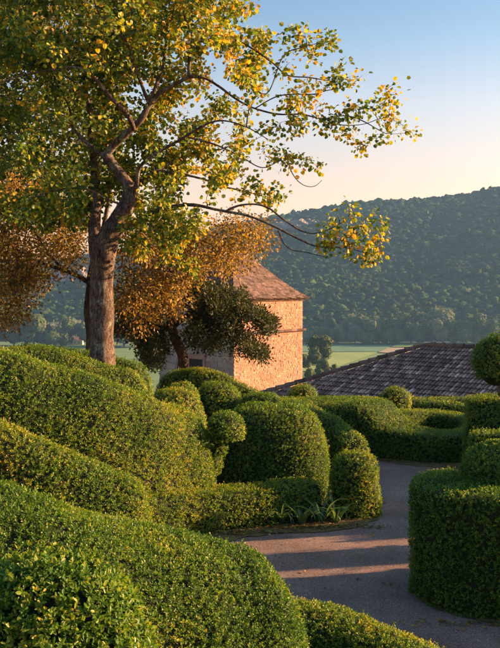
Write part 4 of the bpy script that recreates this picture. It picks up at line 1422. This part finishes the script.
geo, tint = [], []
r = random.Random(9)
rows_n = 34
for nn, uu in ((na, ua), (nb, ub), (-na, -ua), (-nb, -ub)):
    uu3 = np.array(uu)
    for k in range(rows_n):
        t0, t1 = k / rows_n, (k + 1.7) / rows_n
        f0, h0 = roof_profile(t0)
        f1, h1 = roof_profile(min(t1, 1))
        w0, w1 = HALF * (1 - f0), HALF * max(1 - f1, 0.0)
        s = -w0
        while s < w0 - .02:
            l_ = min(r.uniform(.18, .42), w0 - s)
            a0, a1 = s + .006, s + l_ - .006
            lift = .045 + r.uniform(0, .03)
            q = []
            for (a_, w_, h_, li) in ((a0, w0, h0, lift), (a1, w0, h0, lift), (min(max(a1, -w1), w1), w1, h1, .0), (min(max(a0, -w1), w1), w1, h1, .0)):
                q.append(cen + nn * (w_ + li * .5) + uu3 * a_ + np.array([0, 0, TE + h_ + li]))
            dn = np.array([0, 0, -.04])
            V = np.array(q + [p + dn for p in q])
            Fq = np.array([[0, 1, 2, 3], [4, 7, 6, 5], [0, 4, 5, 1], [1, 5, 6, 2], [2, 6, 7, 3], [3, 7, 4, 0]])
            geo.append((V, Fq))
            tint += [min(max(r.gauss(.5, .28), 0), 1)] * 6
            s += l_
V, Fq = join_geo(geo)
o = mesh_np('roof_slates', V, Fq, M['lime_roof'], tower, tint=tint)
o['kind'] = 'stuff'
# roof body under the slates
rv = []
for k in range(9):
    f_, h_ = roof_profile(k / 8)
    for sa, sb in ((-1, -1), (1, -1), (1, 1), (-1, 1)):
        w_ = HALF * (1 - f_) * .995 + .001
        rv.append(cen + ua * sa * w_ + ub * sb * w_ + np.array([0, 0, TE + h_ - .03]))
rf = [[k * 4 + j, k * 4 + (j + 1) % 4, (k + 1) * 4 + (j + 1) % 4, (k + 1) * 4 + j] for k in range(8) for j in range(4)] + [[3, 2, 1, 0]]
mesh_np('roof', np.array(rv), np.array(rf), M['lime_roof'], tower, tint=[.3] * len(rf))

# --- long tiled roof below the garden
PH = R(-40)
rd = np.array([math.cos(PH), math.sin(PH), 0])       # ridge, running right and nearer
dd_ = np.array([math.sin(PH), -math.cos(PH), 0])     # down the slope, towards the camera and left
R0 = np.array(W(425, 346.5, 33.0))
TANP = math.tan(R(22))
RW, RL = 7.2, 13.0
barn = thing('tiled_barn', tuple(R0 + rd * 4 + np.array([0, 0, -5.0])), 'long low building with a weathered clay tile roof below the garden', 'building')


def rp(u_, v_, off=0.0):
    n_ = np.array([dd_[0] * math.sin(R(22)), dd_[1] * math.sin(R(22)), math.cos(R(22))])
    return R0 + rd * u_ + dd_ * v_ + np.array([0, 0, -TANP * v_]) + n_ * off


Vr = [rp(0, 0), rp(RL, 0), rp(RL, RW), rp(-RW, RW)]
back = R0 + rd * RL - dd_ * RW + np.array([0, 0, -TANP * RW])
backl = R0 - rd * RW - dd_ * RW + np.array([0, 0, -TANP * RW])
Vr += [backl, back]
mesh_np('roof', np.array(Vr) - np.array([0, 0, .03]), [np.array([[0, 3, 2, 1], [1, 5, 4, 0]]), np.array([[0, 4, 3]])], M['tile'], barn, tint=[.15, .3, .3])
eav = [rp(-RW + .4, RW - .4), rp(RL - .3, RW - .4), R0 + rd * (RL - .3) - dd_ * (RW - .4) + np.array([0, 0, -TANP * (RW - .4)]), R0 + rd * (-RW + .4) - dd_ * (RW - .4) + np.array([0, 0, -TANP * (RW - .4)])]
Vw = np.array([(p[0], p[1], p[2] - .12) for p in eav] + [(p[0], p[1], -4.6) for p in eav])
mesh_np('wall', Vw, np.array([[0, 1, 5, 4], [1, 2, 6, 5], [2, 3, 7, 6], [3, 0, 4, 7]]), M['mortar'], barn)
geo, tint = [], []
r = random.Random(21)
CW, CL = .135, .30
ang = np.linspace(0, np.pi, 6)
ncol = int((RL + RW) / CW)
for side in (0, 1):
    for i in range(ncol):
        u_ = -RW + (i + .5) * CW
        colt = r.gauss(0, .06)
        nrow = int(RW / CL)
        for j in range(nrow):
            v0 = j * CL
            if u_ < 0 and v0 < -u_ - .05:
                continue
            v1 = v0 + CL * 1.18
            if side == 1:
                if j % 1:
                    continue
            r0_, r1_ = CW * .36, CW * .44
            du = r.uniform(-.012, .012)
            V = []
            for (vv, rr_, lf) in ((v0, r0_, .0), (v1, r1_, .028)):
                for a_ in ang:
                    uu_ = u_ + du + rr_ * math.cos(a_)
                    off = rr_ * math.sin(a_) * .95 + lf + .01
                    if side == 0:
                        V.append(rp(uu_, vv, off))
                    else:
                        q = R0 + rd * uu_ - dd_ * vv + np.array([0, 0, -TANP * vv + off])
                        V.append(q)
            V = np.array(V)
            m_ = len(ang)
            Fq = np.array([[k_, k_ + 1, m_ + k_ + 1, m_ + k_] for k_ in range(m_ - 1)])
            geo.append((V, Fq))
            t_ = .47 + colt + r.gauss(0, .16) + (.25 if r.random() < .14 else 0)
            tint += [min(max(t_, 0), 1)] * (m_ - 1)
V, Fq = join_geo(geo)
o = mesh_np('roof_tiles', V, Fq, M['tile'], barn, tint=tint)
o['kind'] = 'stuff'
# ridge and hip cap tiles
def caps(name, a, b, n, parent):
    a, b = np.array(a), np.array(b)
    ax = unit((b - a)[None])[0]
    sd = unit(np.cross(ax, [0, 0, 1.0])[None])[0]
    upv = np.cross(sd, ax)
    geo, tint = [], []
    for k in range(n):
        p0, p1 = a + (b - a) * k / n, a + (b - a) * (k + 1.12) / n
        V = []
        for p, rr_, lf in ((p0, .11, .0), (p1, .13, .02)):
            for a_ in np.linspace(-.2, np.pi + .2, 7):
                V.append(p + sd * rr_ * math.cos(a_) + upv * (rr_ * math.sin(a_) + lf + .03))
        Fq = np.array([[q, q + 1, 7 + q + 1, 7 + q] for q in range(6)])
        geo.append((np.array(V), Fq))
        tint += [min(max(r.gauss(.25, .12), 0), 1)] * 6
    V, Fq = join_geo(geo)
    mesh_np(name, V, Fq, M['tile'], parent, tint=tint)


caps('ridge_tiles', R0, R0 + rd * RL, 34, barn)
caps('hip_tiles', R0, rp(-RW, RW), 30, barn)

# ================================================================== FAR TREES AND HOUSE
def far_crown(seed, tall=1.0, width=1.0, n=1300):
    r_ = np.random.default_rng(seed)
    nb_ = 14
    c = np.stack([r_.normal(size=nb_) * .30 * width, r_.normal(size=nb_) * .30 * width, r_.uniform(.30, .82, nb_) * tall], 1)
    rad_ = r_.uniform(.18, .32, nb_) * width ** .55
    k = r_.integers(0, nb_, n)
    v = unit(r_.normal(size=(n, 3)))
    p = c[k] + v * (rad_[k] * r_.uniform(.75, 1.05, n))[:, None]
    D = unit(np.cross(v, r_.normal(size=(n, 3))))
    L = r_.uniform(.045, .085, n)
    V, Fs, per = leaf_geometry(p - D * (L / 2)[:, None], D, v + .5 * r_.normal(size=(n, 3)), L, L * .9, 4)
    core = []
    for q in range(nb_):
        Vi = icoV * rad_[q] * .80 * (1 + .12 * r_.normal(size=(len(icoV), 1))) + c[q]
        core.append((Vi, ico(1)[1]))
    Vc_, Fc_ = join_geo(core)
    t = np.concatenate([np.repeat(np.clip(.5 + .2 * r_.normal(size=n), 0, 1), per), np.clip(.12 + .08 * r_.normal(size=len(Fc_)), 0, 1)])
    return np.concatenate([V, Vc_]), np.concatenate([Fs, Fc_ + len(V)]), t


protos = []
lab = {0: 'broad', 1: 'round', 2: 'lumpy', 3: 'low wide', 4: 'narrow upright'}
spec = [(1, 1.15, 1.0), (2, 1.05, 1.2), (3, 1.0, 1.0), (4, .75, 1.4), (5, 1.35, .45)]
M['forest_pale'] = mat_leaf('willow_leaf', [(0.0, (0.08, 0.11, 0.06)), (1.0, (0.18, 0.20, 0.13))], rough=0.8, trans=0.15, spec=0.1)
for i, (sd_, ta, wi) in enumerate(spec):
    V, Fs, t = far_crown(sd_, ta, wi)
    protos.append((V, Fs, t))


def make_far_tree(i, loc, sc, label, pale=False):
    root = thing('valley_tree', loc, label, 'tree', 'trees at the foot of the hill')
    V, Fs, t = protos[i]
    c = mesh_np('crown', V, Fs, M['forest_pale'] if pale else M['forest'], None, tint=t)
    c.parent = root
    tv, tf = tube_geo([(0, 0, -.05), (0, 0, .25), (.02, 0, .6)], [.035, .028, .012], 6)
    k = mesh_np('trunk', tv, tf, M['bark_dark'], None)
    k.parent = root
    root.scale = (sc, sc, sc)
    return root


far_spots = [(-10, 346, 1, 24, 'round valley tree at the far left beyond the orange leaves'), (14, 345, 0, 22, 'broad valley tree under the lowest orange leaves'), (34, 347, 2, 30, 'biggest rounded valley tree left of the thick trunk'),
             (52, 346, 3, 20, 'low wide valley tree just right of the biggest rounded one'), (66, 345, 1, 24, 'round valley tree left of the tiny pale house'), (96, 346, 0, 24, 'valley tree hidden mostly by the thick trunk'), (124, 346, 2, 26, 'lumpy valley tree just right of the thick trunk'), (150, 346, 1, 24, 'valley tree behind the dark conifer boughs'),
             (310, 342, 3, 18, 'low pale tree close to the right edge of the tower'), (322, 343, 2, 16, 'first low tree of the treeline behind the poplar'), (336, 343, 1, 16, 'small round tree in the treeline right of the poplar'), (350, 342, 0, 24, 'pale topped tree in the treeline between two lower ones'), (363, 343, 3, 20, 'spreading dark tree in the treeline left of the round one'), (373, 343, 1, 26, 'tall round tree in the treeline above the left ball'),
             (387, 343, 2, 24, 'lumpy treeline tree directly above the clipped middle ball'), (399, 343, 0, 26, 'broad treeline tree right of the lumpy one'), (411, 343, 3, 22, 'low spreading treeline tree where the hip meets the ridge'), (421, 343, 1, 22, 'round treeline tree over the left end of the ridge'), (432, 343, 0, 30, 'tall pale crown rising left of the tallest treeline tree'), (443, 343, 2, 34, 'tallest tree of the treeline, above the roof ridge'),
             (455, 343, 1, 24, 'round treeline tree right of the tallest one'), (466, 343, 3, 20, 'low treeline tree left of the big clipped ball'), (478, 343, 0, 22, 'treeline tree beside the edge of the big clipped ball'), (490, 343, 2, 22, 'treeline tree above the big clipped ball'), (504, 343, 1, 26, 'treeline tree at the right edge above the big ball'), (355, 343.6, 2, 20, 'small dark tree standing before the pale topped one'), (378, 343.6, 3, 18, 'small low tree standing before the tall round one')]
firsts = {}
for q, (px, py, i, s_, label) in enumerate(far_spots):
    s_ *= 1.12
    x, y = fpt(px, py + .8)
    if 'pale' in label:
        make_far_tree(i, (x, y, VZ), s_, label, True)
    elif i in firsts:
        copy_thing(firsts[i], (x, y, VZ), label, rz=q * 1.3, sc=s_)
    else:
        firsts[i] = make_far_tree(i, (x, y, VZ), s_, label)
# nearer group by the field right of the tower
for q, (px, base_, d, i, s_, lb) in enumerate([(318.5, 372, 420, 4, 16, 'narrow poplar standing by the pale field right of the tower'), (308, 368, 400, 1, 8, 'round tree close to the right edge of the tower'), (324, 374, 390, 0, 6.5, 'small bush below the poplar at the edge of the pale field'), (309, 380, 360, 2, 6, 'dark bush between the tower and the hip of the tiled roof')]):
    x, y, z = W(px, base_, d)
    if i in firsts:
        copy_thing(firsts[i], (x, y, z - 1), lb, rz=q, sc=s_)
    else:
        firsts[i] = make_far_tree(i, (x, y, z - 1), s_, lb)

hs_ = thing('farmhouse', (*fpt(81, 343), VZ), 'tiny pale house in the valley just left of the thick trunk', 'house')
x, y = fpt(81, 343)
y -= 30
V, Fq = box_geo((x - 7, y, VZ), (14, 0, 0), (0, 8, 0), (0, 0, 5))
mesh_np('wall', V, Fq, M['render_white'], hs_)
V = np.array([(x - 7.5, y - .6, VZ + 4.9), (x + 7.5, y - .6, VZ + 4.9), (x + 7.5, y + 4, VZ + 8), (x - 7.5, y + 4, VZ + 8), (x + 7.5, y + 8.6, VZ + 4.9), (x - 7.5, y + 8.6, VZ + 4.9)])
mesh_np('roof', V, np.array([[0, 1, 2, 3], [3, 2, 4, 5]]), M['roof_red'], hs_)
for k in range(3):
    V, Fq = box_geo((x - 5 + k * 4, y - .05, VZ + 1.5), (1.2, 0, 0), (0, .04, 0), (0, 0, 1.6))
    mesh_np('window', V, Fq, M['dark_void'], hs_)

# ------------------------------------------------------------------ haze
if True:
    V, Fq = box_geo((-1350, -150, -70), (3080, 0, 0), (0, 2130, 0), (0, 0, 400))
    m, nt, out = new_mat('thin_haze')
    pv = nt.nodes.new('ShaderNodeVolumePrincipled')
    pv.inputs['Color'].default_value = (0.22, 0.48, 0.85, 1)
    pv.inputs['Density'].default_value = 0.00014
    pv.inputs['Anisotropy'].default_value = 0.2
    nt.links.new(pv.outputs[0], out.inputs['Volume'])
    hz = mesh_np('haze', V, Fq, m)
    hz['kind'] = 'stuff'

print('hedge tris', HEDGE_LEAVES[0], 'tree1 leaves', n1)
